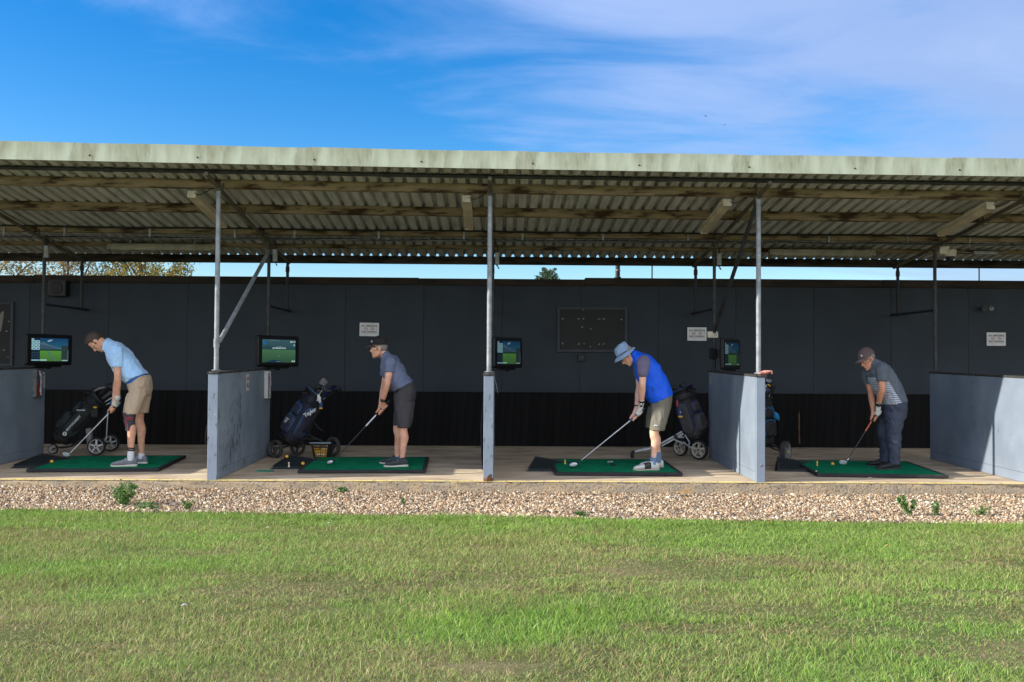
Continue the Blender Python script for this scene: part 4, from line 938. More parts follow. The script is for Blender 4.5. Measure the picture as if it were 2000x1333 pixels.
def add_head(g, H):
    f, l, u = H.f, H.l, H.u
    g.ell(H(-.004, 0, .032), f*.098, l*.077, u*.090, 20, 14)
    g.ell(H(.034, 0, -.045), f*.056, l*.057, u*.082, 18, 12)
    g.ell(H(.028, 0, .012), f*.064, l*.066, u*.055, 16, 10)
    for s in (-1, 1):
        g.chain([H(.0, s*.052, -.05), H(.022, s*.05, -.085), H(.066, s*.018, -.108)], [.024, .022, .017], 10, 3)
        g.chain([H(.075, s*.03, -.022), H(.045, s*.058, -.018)], [.016, .016], 10, 2)
        g.chain([H(.083, s*.012, .019), H(.072, s*.046, .018)], [.0125, .011], 8, 2)
        g.ell(H(-.010, s*.076, -.018), f*.019+u*.004, l*.010, u*.033, 12, 8)
        g.ell(H(-.004, s*.080, -.004), f*.016, l*.009, u*.015, 10, 6)
    g.chain([H(.080, 0, -.108), H(.070, 0, -.112)], [.019, .019], 10, 1)
    g.chain([H(.086, 0, .012), H(.100, 0, -.012), H(.113, 0, -.036)], [.0095, .010, .0125], 10, 3)
    for s in (-1, 1): g.ell(H(.099, s*.012, -.042), f*.012, l*.009, u*.009, 8, 6)
    g.chain([H(.088, -.020, -.068), H(.096, 0, -.066), H(.088, .020, -.068)], [.005, .0075, .005], 8, 3)
    g.chain([H(.086, -.018, -.079), H(.094, 0, -.079), H(.086, .018, -.079)], [.006, .008, .006], 8, 3)
def face_parts(H, root, brow, eyecol=(.05, .035, .025)):
    M_E = mat('eye white', (.7, .68, .64), rough=.2); M_I = mat('iris', eyecol, rough=.2); M_L = mat('lips', (.42, .18, .15), rough=.5)
    for s in (-1, 1):
        g = MB(); g.ell(H(.077, s*.031, .002), H.f*.0125, H.l*.0125, H.u*.0105, 12, 8); e = g.build('eye', M_E, root)
        g = MB(); g.ell(H(.0865, s*.031, .0), H.f*.004, H.l*.006, H.u*.006, 10, 6); g.build('iris', M_I, e)
        g = MB(); g.chain([H(.092, s*.014, .024), H(.090, s*.034, .030), H(.078, s*.05, .026)], [.004, .0048, .003], 6, 3); g.build('eyebrow', brow, root)
    g = MB(); g.chain([H(.0935, -.017, -.0725), H(.1015, 0, -.0725), H(.0935, .017, -.0725)], [.0025, .0035, .0025], 6, 3); g.build('mouth', M_L, root)
def hair(H, root, m, kind='full', grey=False):
    g = MB(); f, l, u = H.f, H.l, H.u
    if kind == 'full':
        def keep(p):
            d = p-H.o; a, c, b = d.dot(f), d.dot(l), d.dot(u)
            n = .006*noise.noise(p*60)
            if a > .060+n: return b > .062+n
            if a > .030: return b > .020+.9*(a-.03)+n
            if a > -.02: return b > -.010+n or (abs(a-.02) < .012 and b > -.045)
            return b > -.075-.3*a*0+n
        g.ell(H(-.008, 0, .036), f*.105, l*.0825, u*.096, 44, 34, keep=keep)
        g.ell(H(.066, .0, .094), f*.035, l*.05, u*.022, 16, 8)
        g.ell(H(.03, .0, .112), f*.05, l*.055, u*.022, 16, 8)
    else:
        def keep(p):
            d = p-H.o; a, b = d.dot(f), d.dot(u)
            return (-.07 < b < .05) and a < (.012 if b > -.01 else -.022)
        g.ell(H(-.008, 0, .022), f*.100, l*.0805, u*.098, 44, 34, keep=keep)
        for s in (-1, 1): g.chain([H(.022, s*.068, .03), H(.022, s*.066, -.03)], [.008, .006], 6, 3)
    o = g.build('hair', m, root, sharp=180)
    o.modifiers.new('solid', 'SOLIDIFY').thickness = .007
    return o
def cap(H, root, m, m2, logo=None, tilt=0.0):
    f, l, u = H.f, H.l, H.u
    q = Quaternion(l, math.radians(tilt)); f2, u2 = q @ f, q @ u
    c = H(-.006, 0, .034)
    g = MB(); g.ell(c, f2*.110, l*.089, u2*.114, 36, 26, keep=lambda p: (p-c).dot(u2) > -.002)
    vs = []
    o = g.build('cap', m, root, sharp=180); sd = o.modifiers.new('solid', 'SOLIDIFY'); sd.thickness = .005; sd.offset = 1
    g = MB(); rows = []
    for k in range(13):
        a = -1+2*k/12; y = .078*a
        fb = .092*math.sqrt(max(0, 1-(a*.9)**2))+.004; ff = fb+.088*(1-abs(a)**2.6)
        for t in (0, .35, .7, 1.0):
            fx = fb+(ff-fb)*t; rows.append(c+f2*fx+l*y+u2*(.004-.010*t-.016*a*a*(1-.2*t)-.012*t*t))
    fs = [(k*4+j, k*4+j+1, k*4+j+5, k*4+j+4) for k in range(12) for j in range(3)]
    g.add(rows, fs, 0, True); v = g.build('visor', m2, o, sharp=180); sd = v.modifiers.new('solid', 'SOLIDIFY'); sd.thickness = .006
    g = MB(); g.ell(c+u2*.115, f2*.008, l*.008, u2*.005, 10, 6); g.build('button', m, o)
    if logo:
        g = MB(); p = c+f2*.092+u2*.048+l*.045; g.ell(p, f2*.005+l*.014, l*.006-f2*.01, u2*.008, 8, 6); p = c+f2*.091+u2*.038+l*.048; g.ell(p, f2*.004+l*.009, l*.006-f2*.008, u2*.006, 8, 6); g.build('cap_logo', logo, o)
    g = MB(); g.chain([c-f2*.107+l*.03+u2*.01, c-f2*.113+u2*.014, c-f2*.107-l*.03+u2*.01], .006, 6, 3); g.build('strap', m2, o)
    return o
def grip_hand(g, p, c, wrist, far, thick=1.0, length=1.0):
    """hand closed round a shaft through p running along c; far=True puts the palm on the side away from the camera"""
    a = Vector((0, -1, 0)); a = (a-c*a.dot(c)).normalized()
    b = c.cross(a); b = b if b.z > 0 else -b
    s = -1 if far else 1
    palm = p+a*(s*.026)+b*.006
    g.ell(palm, c*.044, b*.040, a*.017*thick, 14, 10)
    g.chain([wrist, wrist.lerp(palm, .55), palm+b*.004], [.029*thick, .030*thick, .024*thick], 12, 3, squash=(a, .72))
    for k in range(4):
        off = -.033+.0215*k; L = (.92, 1.0, .97, .82)[k]; pts = []
        for j in range(8):
            ph = math.radians(62-(262*L)*j/7)
            r = .0245 if j else .030
            pts.append(p+c*(off+.004*j/7)+a*(s*math.sin(ph)*r if False else s*math.cos(ph-math.radians(0))*r)+b*(math.sin(ph)*r))
        rad = [.0105*thick, .0105*thick, .010*thick, .0105*thick, .0095*thick, .0095*thick, .0085*thick, .0075*thick]
        g.chain(pts, rad, 8, 2)
        g.ell(pts[0]+a*(s*.002), c*.010, b*.011, a*.010, 8, 6)
    g.chain([palm+b*.026-c*.022, p+b*.028+a*(s*.010)-c*.0, p+b*.025+a*(s*.0)+c*.045], [.014*thick, .012*thick, .009*thick], 8, 3)
def wrinkle(me, amp, fx, seed, along=None, extra=None):
    """soft folds pushed into cloth"""
    n = len(me.vertices); co = np.empty(n*3, np.float32); me.vertices.foreach_get('co', co); no = np.empty(n*3, np.float32); me.vertices.foreach_get('normal', no)
    co = co.reshape(-1, 3); no = no.reshape(-1, 3); W = np.empty(n, np.float32)
    for i, (x, y, z) in enumerate((co*np.array(fx, np.float32)+np.array((seed, seed*1.7, 0), np.float32)).tolist()):
        q = Vector((x, y, z)); w = noise.noise(q)*.6+noise.noise(q*2.3)*.4
        W[i] = max(0, 1-abs(w)*2.0)**1.6*.8-.2+.4*noise.noise(q*.5)
    co += no*(W*amp)[:, None]; me.vertices.foreach_set('co', co.ravel()); me.update()
def shoe(root, heel, toe, y, yt, m, ms, lace, h=1.0, name='shoe'):
    """heel/toe are x positions on the ground; y at the heel, yt at the toe"""
    A = Vector((heel, y, 0)); B = Vector((toe, yt, 0)); d = (B-A); L = d.length; d.normalize(); s = Vector((-d.y, d.x, 0)); up = Vector((0, 0, 1))
    g = MB(); R = []
    for t, w, hh in ((.0, .020, .060), (.04, .030, .080), (.14, .036, .090), (.27, .038, .094), (.40, .040, .086), (.52, .043, .072), (.66, .047, .058), (.80, .046, .048), (.91, .037, .039), (.975, .022, .024), (1.0, .008, .016)):
        R.append((A+d*(L*t)+up*(.018+hh*h*.5), s*w, up*(hh*h*.5)))
    g.loft(R, 20, ex=2.6); o = g.build(name, m, root, sharp=180)
    g = MB(); R = []
    for t, w, z1 in ((-.015, .016, .026), (.02, .032, .030), (.14, .039, .030), (.35, .037, .026), (.55, .043, .022), (.72, .049, .020), (.86, .045, .021), (.96, .030, .025), (1.015, .010, .030)):
        R.append((A+d*(L*t)+up*(z1*.5), s*w, up*(z1*.5)))
    g.loft(R, 18, ex=4); g.build('sole', ms, o, sharp=60)
    for k in range(4):
        t = .44+.065*k; z = .018+(.084-.014*k)*h; q = A+d*(L*t)
        g = MB(); g.chain([q+s*.026+up*(z-.012), q+up*(z+.002), q-s*.026+up*(z-.012)], .0035, 6, 3); g.build('lace', lace, o)
    g = MB(); q = A+d*(L*.27); g.chain([q+s*.030*math.cos(a)+d*.045*math.sin(a)+up*(.106*h-.006*math.sin(a)) for a in np.linspace(0, 2*PI, 17)], .008, 8, 1, caps='flat'); g.build('collar', m, o)
    return o
def golfer(label, o, J, ear, pitch, yaw, rings, widths, hands, sleeves, sk, group='golfers at their mats'):
    root = thing('person', label, 'person', o, group)
    H = Head(ear, pitch, yaw)
    g = MB()
    add_head(g, H)
    n0 = (V2(rings[0][0])+V2(rings[0][1]))/2
    g.chain([n0+(V2(rings[1][0])+V2(rings[1][1])-2*n0)*.2, n0, H(-.022, 0, -.045)], [.062, .056, .052], 14, 3)
    R = []
    for (bk, fr), w in zip(rings[1:], widths[1:]):
        a, b = V2(bk), V2(fr); R.append(((a+b)/2, (a-b)*.5*.86, Yv*w*.84))
    g.loft(R, 20)
    for k in 'NF':
        sh, el, wr = (Vector(J[q+k]) for q in ('sh', 'el', 'wr'))
        g.chain([sh, sh.lerp(el, .5), el, el.lerp(wr, .28), el.lerp(wr, .7), wr], [.056, .048, .040, .042, .033, .026], 14, 3)
        hp, kn, an = (Vector(J[q+k]) for q in ('hip', 'kn', 'an'))
        cf = (an-kn).normalized(); back = Vector((.018, 0, 0))
        g.chain([hp, hp.lerp(kn, .5), kn+Vector((-.004, 0, .0)), kn.lerp(an, .3)+back, kn.lerp(an, .62)+back*.4, an+Vector((.004, 0, .01)), an-Vector((0, 0, .05))], [.070, .066, .056, .055, .043, .034, .034], 16, 3)
        g.chain([an-Vector((0, 0, .05)), an+Vector((-.05, 0, -.095))], [.030, .020], 10, 2)
    pL, pR, gl = hands['L'], hands['R'], hands['glove']
    c = (Vector(hands['R'])-Vector(hands['L'])).normalized(); pL, pR = Vector(pL), Vector(pR)
    grip_hand(g, pR, c, Vector(J['wrF']), True)
    if not gl: grip_hand(g, pL, c, Vector(J['wrN']), False)
    body = place('body', setmat(fuse(g, .0068, 2, .5), sk), root)
    if gl:
        g = MB(); grip_hand(g, pL, c, Vector(J['wrN']), False, 1.12); w = Vector(J['wrN']); e = (Vector(J['elN'])-w).normalized()
        g.chain([w, w+e*.035], [.034, .033], 12, 1)
        place('glove', setmat(fuse(g, .0055, 2, .5), gl), root)
    return root, H, R, c
def shirt(root, J, rings, widths, hem, sleeves, m, name='shirt', collar=True, amp=.010, seed=1.0, sl=True, out=1.0, fx=(9, 4.5, 5.5)):
    g = MB(); R = []
    for (bk, fr), w in zip(rings[:hem], widths[:hem]):
        a, b = V2(bk), V2(fr); R.append(((a+b)/2, (a-b)*.5*out, Yv*w*out))
    g.loft(R, 30, ex=2.25)
    if sl:
        for k, (end, r0, r1) in sleeves.items():
            sh = Vector(J['sh'+k]); en = Vector(end); ins = (V2(rings[1][0])+V2(rings[1][1]))/2; inn = sh.lerp(Vector((ins.x, sh.y*.45, ins.z)), .5)
            d = (en-sh).normalized()
            g.chain([inn, sh+d*.01, sh.lerp(en, .55), en], [r0*.95, r0, (r0+r1)/2, r1], 18, 4, caps='flat')
    if collar:
        c0, U, W = R[0]; a = U.normalized(); ax = Yv.cross(a).normalized()
        up = (c0-R[1][0]).normalized()
        for h, rr in ((-.004, 1.02), (.016, .98)):
            g.chain([c0+up*h+U*rr*math.cos(t)+W*rr*math.sin(t) for t in np.linspace(0, 2*PI, 25)], .012, 8, 1, caps='flat')
    me = fuse(g, .0085, 2, .5); wrinkle(me, amp, fx, seed)
    o = place(name, setmat(me, m), root)
    if collar:
        g = MB(); vs = []; n = 30
        for h, rr, dr in ((.036, .80, 0), (.030, .90, 0), (.004, 1.10, .0), (-.012, 1.22, .0)):
            for k in range(n):
                a = 2*PI*k/n; q = .018*max(0, -math.cos(a))**2
                vs.append(c0+up*(h-q)+U*(rr*math.cos(a))+W*(rr*math.sin(a)*(1 if rr > 1 else .96)))
        fs = [(i*n+k, i*n+(k+1) % n, (i+1)*n+(k+1) % n, (i+1)*n+k) for i in range(3) for k in range(n)]
        g.add(vs, fs, 0, True); cl = g.build('collar', m, o, sharp=70); cl.modifiers.new('s', 'SOLIDIFY').thickness = .005
    return o
def legwear(root, top, legs, m, name='shorts', amp=.008, seed=3.0, fx=(11, 6, 3.5)):
    """top: rings round waist and seat; legs: list of ring lists (front x, back x, z, y, half width)"""
    g = MB(); R = []
    for (bk, fr), w in top:
        a, b = V2(bk), V2(fr); R.append(((a+b)/2, (a-b)*.5, Yv*w))
    g.loft(R, 30, ex=2.3)
    for L in legs:
        RR = []
        for fx_, bx, z, y, hw in L: RR.append((Vector(((fx_+bx)/2, y, z)), Vector((abs(bx-fx_)/2, 0, 0)), Yv*hw))
        g.loft(RR, 24, ex=2.2)
    me = fuse(g, .0085, 2, .5); wrinkle(me, amp, fx, seed)
    return place(name, setmat(me, m), root)
def band(root, name, a, b, r0, r1, m, seg=18):
    g = MB(); g.chain([a, (Vector(a)+Vector(b))/2, b], [r0, (r0+r1)/2, r1], seg, 2, caps='flat'); return g.build(name, m, root, sharp=60)
def club(label, butt, hand_end, head, kind, shaft_m, grip_m, origin, band_c=None):
    o = Vector(origin); B, E, K = Vector(butt), Vector(hand_end), Vector(head)
    t = thing('golf_club', label, 'golf club', o+K, 'clubs held by the golfers')
    g = MB(); g.chain([B-K, E-K], [.0145, .0105], 12, 1); g.build('grip', grip_m, t)
    g = MB(); g.chain([E-K, Vector((0, 0, 0))], [.0075, .0048], 10, 1, caps='flat'); g.build('shaft', shaft_m, t)
    if band_c:
        g = MB(); d = -K+E; g.tube(d*.97, d*.74, .0088, 10); g.build('shaft_band', band_c, t)
    d = (K-E).normalized(); side = Vector((-1, 0, 0))
    M_ST = mat('polished steel', lin(200, 204, 210), rough=.22, metal=.9); M_DK = mat('dark club crown', lin(32, 34, 38), rough=.25, spec=.6); M_SF = mat('brushed face', lin(214, 218, 224), lin(196, 200, 206), 30, .4, .25)
    if kind == 'iron':
        g = MB(); g.chain([d*-.05, d*.0], [.0068, .0075], 10, 1); g.build('hosel', M_ST, t)
        g = MB(); pts = [(.005, -.012), (.0, .018), (-.035, .030), (-.075, .034), (-.092, .020), (-.088, -.006), (-.06, -.022), (-.02, -.026)]
        M = Matrix(((.96, .0, .10, 0), (-.18, -.50, .84, -.004), (.0, .86, .5, -.012), (0, 0, 0, 1)))
        g.prism(pts, M, .010); g.build('club_head', M_SF, t, .003)
    else:
        w = 1.0 if kind == 'driver' else .78
        g = MB(); g.chain([d*-.06, d*.005], [.0075, .009], 10, 1); g.build('hosel', M_DK, t)
        g = MB(); g.ell((-.048*w, .012, -.008), (.060*w, .012, .006), (-.006, .052*w, .0), (.006, .0, .033*w), 22, 14); h = g.build('club_head', M_DK, t)
        g = MB(); g.ell((-.050*w, -.024*w, -.010), (.052*w, -.004, .006), (.0, .026*w, .0), (.004, -.004, .028*w), 20, 12); g.build('club_face', M_SF, h)
    return t

M_HAIR_D = mat('dark brown hair', lin(52, 40, 34), lin(74, 60, 52), 60, .6, bump=.6, bscale=160); M_HAIR_G = mat('grey hair', lin(150, 146, 140), lin(112, 106, 100), 60, .6, bump=.6, bscale=160)
M_WHITE = mat('white cloth', lin(222, 222, 224), lin(204, 206, 210), 14, .8, bump=.2, bscale=120); M_GLOVE = mat('white leather', lin(222, 220, 214), lin(196, 192, 184), 24, .6, bump=.3, bscale=90)
M_WATCH = mat('black strap', lin(20, 20, 22), rough=.5); M_FACE = mat('watch glass', lin(30, 32, 36), rough=.1, spec=.8)
M_STEELSH = mat('steel shaft', lin(206, 208, 212), rough=.35, metal=.35); M_GRAPH = mat('graphite shaft', lin(46, 46, 50), rough=.3, spec=.6); M_GRIP = mat('rubber grip', lin(40, 40, 42), rough=.8); M_GRIPB = mat('blue grip', lin(70, 98, 140), rough=.7); M_ORG = mat('orange band', lin(196, 104, 62), rough=.4); M_WB = mat('white band', lin(214, 218, 224), rough=.4)

# --- golfer in light blue
J = dict(shN=(-0.199, -0.17, 1.442), elN=(-0.169, -0.21, 1.109), wrN=(-0.212, -0.09, 0.835), shF=(-0.316, 0.17, 1.439), elF=(-0.329, 0.2, 1.083), wrF=(-0.316, 0.06, 0.759), hipN=(0.045, -0.095, 0.99), knN=(-0.03, -0.15, 0.568), anN=(-0.012, -0.16, 0.155), hipF=(0.023, 0.095, 0.99), knF=(-0.028, 0.15, 0.563), anF=(0.0, 0.16, 0.144))
RG = [((-.361, 1.566), (-.412, 1.40)), ((-.19, 1.516), (-.363, 1.293)), ((-.074, 1.409), (-.311, 1.179)), ((.029, 1.27), (-.221, 1.078)), ((.125, 1.15), (-.138, 1.009)), ((.171, 1.049), (-.105, .921)), ((.172, .954), (-.078, .826))]
WD = [.075, .195, .195, .175, .17, .182, .182]
HD = dict(L=(-.252, -.01, .768), R=(-.315, .0, .691), glove=M_GLOVE)
SL = {'N': ((-.178, -.20, 1.216), .070, .062), 'F': ((-.335, .19, 1.20), .068, .060)}
O1 = (-4.496, 1.07, .052)
RG = [((a[0]*.95+b[0]*.05, a[1]*.95+b[1]*.05), (b[0]*.95+a[0]*.05, b[1]*.95+a[1]*.05)) for a, b in RG]
p1, H, R, c = golfer('bareheaded dark-haired golfer in light blue polo, beige shorts and knee brace', O1, J, (-.499, 1.534), 65, 0, RG, WD, HD, SL, SK[0])
face_parts(H, p1, M_HAIR_D); hair(H, p1, M_HAIR_D, 'full')
M_LB = mat('light blue polo', lin(176, 216, 252), lin(162, 204, 246), 1.0, .75, bump=1.0, bscale=1.0, bdist=.03, stretch=(15, 9, 5), lo=.3, hi=.7, sheen=.2)
shirt(p1, J, RG, WD, 5, SL, M_LB, 'polo_shirt', amp=.016, seed=2.2)
g = MB()
a, b = V2(RG[4][0]), V2(RG[4][1]); cc = (a+b)/2; dn = (V2(RG[5][0])+V2(RG[5][1]))/2-cc
g.loft([(cc+dn*.05, (a-b)*.5*.985, Yv*.172), (cc+dn*.42, (a-b)*.5*1.0, Yv*.176)], 28); g.build('belt', mat('blue belt', lin(24, 88, 150), rough=.6), p1)
M_BEI = mat('beige cotton', lin(186, 166, 142), lin(170, 150, 126), 1.0, .85, bump=1.0, bscale=1.0, bdist=.03, stretch=(13, 9, 3.5), lo=.3, hi=.7)
legwear(p1, [(((.135, 1.13), (-.115, .985)), .175), (RG[5], .188), (RG[6], .188), (((.15, .88), (-.09, .80)), .18)],
 [[(-.085, .160, .90, -.105, .092), (-.105, .115, .774, -.13, .09), (-.112, .060, .645, -.145, .086)], [(-.10, .130, .893, .105, .092), (-.118, .105, .763, .13, .09), (-.118, .082, .645, .145, .086)]], M_BEI, 'shorts', .012, 4.1)
g = MB(); g.chain([V3(.165, -.10, 1.0), V3(.14, -.17, .985), V3(.08, -.19, .97)], .006, 6, 4); g.build('pocket_seam', M_BEI, p1)
M_BRACE = mat('dark grey knit brace', lin(66, 68, 76), lin(52, 54, 60), 30, .9, bump=.4, bscale=120); M_REDB = mat('red trim', lin(196, 48, 56), rough=.7)
g = MB(); k = Vector(J['knN']); g.chain([k+V3(-.012, 0, .10), k+V3(-.006, 0, .05), k+V3(-.010, 0, 0), k+V3(.0, 0, -.06), k+V3(.008, 0, -.125)], [.080, .074, .068, .062, .058], 22, 3, caps='flat'); br = g.build('knee_brace', M_BRACE, p1, sharp=60)
for pts in ([(-.04, .09), (-.05, .055), (-.02, .025), (-.035, -.0), (-.01, -.05), (.0, -.12)], [(.0, .03), (.03, .04), (.05, .025), (.03, .008), (.0, .015)]):
    g = MB()
    g.chain([V3(k.x+x, k.y-math.sqrt(max(1e-5, .074**2-(x+.004)**2))*(.98 if z > -.02 else .84)-.001, k.z+z) for x, z in pts], .004, 6, 3); g.build('brace_trim', M_REDB, br)
M_SOCKB = mat('sock stripes', lin(28, 36, 52), rough=.9)
for s, k_, st in (('N', J['anN'], True), ('F', J['anF'], False)):
    a = Vector(k_); o_ = band(p1, 'sock', a+V3(0, 0, -.08), a+V3(.002, 0, .035 if st else -.012), .044, .041, M_WHITE)
    if st:
        for z in (.04, .064): band(p1, 'sock_stripe', a+V3(.002, 0, z), a+V3(.003, 0, z+.016), .0425, .0425, M_SOCKB)
M_GSHOE = mat('grey mesh shoe', lin(132, 134, 140), lin(112, 114, 120), 30, .8, bump=.4, bscale=150); M_GSOLE = mat('off white sole', lin(206, 200, 188), rough=.7)
shoe(p1, .062, -.24, -.15, -.19, M_GSHOE, M_GSOLE, M_WHITE); shoe(p1, .075, -.235, .15, .19, M_GSHOE, M_GSOLE, M_WHITE)
g = MB(); g.ell((-.02, .03, .70), (.05, 0, .01), (0, .03, 0), (-.005, 0, .09), 14, 10); g.chain([(-.03, .03, .76), (-.05, .02, .66)], [.05, .06], 10, 3)
me = fuse(g, .006, 1); wrinkle(me, .012, (20, 20, 6), 8); tag(place('towel', setmat(me, mat('blue towel', lin(30, 110, 160), lin(24, 92, 140), 20, .95, bump=.5, bscale=120)), loc=(-5.28, 2.45, .10)), 'bright blue towel hanging behind the hands of the golfer in light blue', 'towel')
club('iron held off the ground by the golfer in light blue', (-.206, -.01, .805), (-.349, .0, .645), (-.842, .02, .133), 'iron', M_STEELSH, M_GRIP, O1)

# --- golfer in black cap
J = dict(shN=(-0.121, -0.17, 1.31), elN=(-0.145, -0.225, 1.057), wrN=(-0.219, -0.085, 0.81), shF=(-0.176, 0.17, 1.297), elF=(-0.236, 0.2, 1.008), wrF=(-0.265, 0.06, 0.746), hipN=(0.07, -0.095, 0.855), knN=(0.045, -0.14, 0.464), anN=(0.035, -0.15, 0.121), hipF=(0.048, 0.095, 0.85), knF=(-0.052, 0.14, 0.463), anF=(-0.062, 0.15, 0.117))
RG = [((-.168, 1.418), (-.241, 1.333)), ((-.057, 1.372), (-.253, 1.256)), ((.014, 1.277), (-.252, 1.167)), ((.085, 1.144), (-.181, 1.034)), ((.15, 1.055), (-.091, .926)), ((.189, .953), (-.09, .837)), ((.183, .858), (-.083, .748))]
WD = [.078, .195, .20, .182, .178, .188, .185]
HD = dict(L=(-.205, -.01, .745), R=(-.264, .0, .680), glove=None)
SL = {'N': ((-.130, -.20, 1.17), .072, .064), 'F': ((-.232, .19, 1.12), .070, .062)}
O2 = (-1.227, 1.165, .053)
p2, H, R, c = golfer('golfer in black cap, slate blue polo and dark grey shorts looking ahead', O2, J, (-.27, 1.462), 5, 0, RG, WD, HD, SL, SK[1])
face_parts(H, p2, M_HAIR_G); hair(H, p2, M_HAIR_G, 'rim')
M_BCAP = mat('black cap cloth', lin(34, 33, 32), lin(28, 27, 27), 10, .85, bump=.2, bscale=120); M_BVIS = mat('brown black visor', lin(78, 66, 58), lin(60, 52, 46), 10, .8)
cap(H, p2, M_BCAP, M_BVIS, M_WHITE, -3)
M_SLATE = mat('slate blue polo', lin(104, 113, 140), lin(94, 103, 129), 1.0, .75, bump=1.0, bscale=1.0, bdist=.03, stretch=(15, 9, 6), lo=.3, hi=.7)
shirt(p2, J, RG, WD, 5, SL, M_SLATE, 'polo_shirt', amp=.015, seed=5.7)
M_CHAR = mat('charcoal shorts', lin(66, 64, 66), lin(56, 55, 57), 1.0, .85, bump=1.0, bscale=1.0, bdist=.03, stretch=(13, 9, 3.5), lo=.3, hi=.7)
legwear(p2, [(((.152, 1.05), (-.082, .925)), .18), (RG[5], .192), (RG[6], .19), (((.165, .78), (-.08, .71)), .18)],
 [[(-.068, .18, .80, -.095, .095), (-.042, .168, .634, -.125, .094), (-.024, .134, .486, -.145, .09)], [(-.09, .135, .79, .095, .095), (-.108, .095, .633, .125, .092), (-.110, .042, .495, .145, .088)]], M_CHAR, 'shorts', .012, 6.3)
g = MB(); a, b = V2(RG[4][0]), V2(RG[4][1]); cc = (a+b)/2; dn = (V2(RG[5][0])+V2(RG[5][1]))/2-cc
g.loft([(cc+dn*.04, (a-b)*.5*.99, Yv*.18), (cc+dn*.32, (a-b)*.5*1.01, Yv*.185)], 28); g.build('belt', M_WATCH, p2)
w = Vector(J['wrN']); e = (Vector(J['elN'])-w).normalized(); band(p2, 'watch', w+e*.004, w+e*.030, .0335, .0345, M_WATCH)
g = MB(); g.ell(w+e*.017+V3(0.004, -.034, 0), (.020, 0, 0), (0, .008, 0), (0, 0, .020), 14, 8); g.build('watch_face', M_FACE, p2)
M_TEAL = mat('teal sock', lin(30, 80, 100), rough=.9); M_DSHOE = mat('dark grey shoe', lin(64, 70, 72), lin(50, 55, 58), 24, .75, bump=.3, bscale=120); M_PINK = mat('pink lace', lin(200, 110, 130), rough=.8)
for k_ in ('N', 'F'):
    a = Vector(J['an'+k_]); band(p2, 'sock', a+V3(0, 0, -.07), a+V3(.0, 0, -.02), .044, .042, M_TEAL)
shoe(p2, .108, -.182, -.145, -.20, M_DSHOE, M_GSOLE, M_PINK); shoe(p2, .008, -.284, .145, .19, M_DSHOE, M_GSOLE, M_PINK)
club('fairway wood with white shaft band held by the golfer in the black cap', (-.148, -.01, .813), (-.296, .0, .650), (-.846, .02, .048), 'wood', M_GRAPH, M_GRIP, O2, M_WB)

# --- golfer in blue vest
J = dict(shN=(-0.185, -0.17, 1.321), elN=(-0.200, -0.215, 1.047), wrN=(-0.190, -0.09, 0.823), shF=(-0.180, 0.17, 1.315), elF=(-0.180, 0.19, 1.012), wrF=(-0.233, 0.06, 0.747), hipN=(0.035, -0.095, 0.82), knN=(-0.040, -0.145, 0.457), anN=(-0.055, -0.15, 0.150), hipF=(0.06, 0.095, 0.815), knF=(-0.002, 0.14, 0.456), anF=(0.055, 0.16, 0.145))
RG = [((-.256, 1.46), (-.318, 1.372)), ((-.084, 1.41), (-.268, 1.264)), ((.043, 1.291), (-.242, 1.137)), ((.12, 1.139), (-.185, .992)), ((.171, 1.025), (-.121, .872)), ((.203, .937), (-.064, .809)), ((.19, .835), (-.063, .72)), ((.171, .74), (-.057, .644))]
WD = [.080, .185, .195, .185, .185, .192, .188, .18]
HD = dict(L=(-.211, -.01, .700), R=(-.273, .0, .639), glove=M_GLOVE)
SL = {'N': ((-.196, -.205, 1.19), .072, .060), 'F': ((-.18, .19, 1.17), .070, .060)}
O3 = (1.954, .925, .048)
p3, H, R, c = golfer('golfer in pale blue sun hat, bright blue vest and olive shorts', O3, J, (-.348, 1.409), 54, 0, RG, WD, HD, SL, SK[2])
face_parts(H, p3, M_HAIR_G); hair(H, p3, M_HAIR_G, 'rim')
M_HAT = mat('pale blue hat cloth', lin(140, 164, 192), lin(126, 150, 180), 8, .85, bump=.3, bscale=60)
q = Quaternion(H.l, math.radians(-20)); f2, u2 = q @ H.f, q @ H.u; hc = H(.008, 0, .036)
g = MB(); vs = []; seg = 40; prof = ((1.0, .0), (1.02, .03), (.98, .07), (.90, .105), (.78, .122), (.4, .122), (.0, .12))
for r, h in prof:
    for k_ in range(seg):
        a = 2*PI*k_/seg; dent = -.018*max(0, math.cos(a))*(1 if .3 < r < .95 and h > .1 else 0); vs.append(hc+f2*(.098*r*math.cos(a)-.008*h/.12)+H.l*(.084*r*math.sin(a))+u2*(h+dent))
fs = [(i*seg+k_, i*seg+(k_+1) % seg, (i+1)*seg+(k_+1) % seg, (i+1)*seg+k_) for i in range(len(prof)-1) for k_ in range(seg)]
g.add(vs, fs, 0, True); hat = g.build('sun_hat', M_HAT, p3, sharp=60); hat.modifiers.new('s', 'SOLIDIFY').thickness = .004
g = MB(); vs = []
for j in range(5):
    t_ = j/4
    for k_ in range(seg):
        a = 2*PI*k_/seg; rf = .098+.062*t_; rl = .084+.055*t_
        vs.append(hc+f2*rf*math.cos(a)+H.l*rl*math.sin(a)+u2*(.004-.030*t_*t_+.012*t_*math.cos(2*a)-(.018*t_ if math.cos(a) > .2 else 0)*math.cos(a)))
fs = [(i*seg+k_, i*seg+(k_+1) % seg, (i+1)*seg+(k_+1) % seg, (i+1)*seg+k_) for i in range(4) for k_ in range(seg)]
g.add(vs, fs, 0, True); br = g.build('brim', M_HAT, hat, sharp=180); br.modifiers.new('s', 'SOLIDIFY').thickness = .004
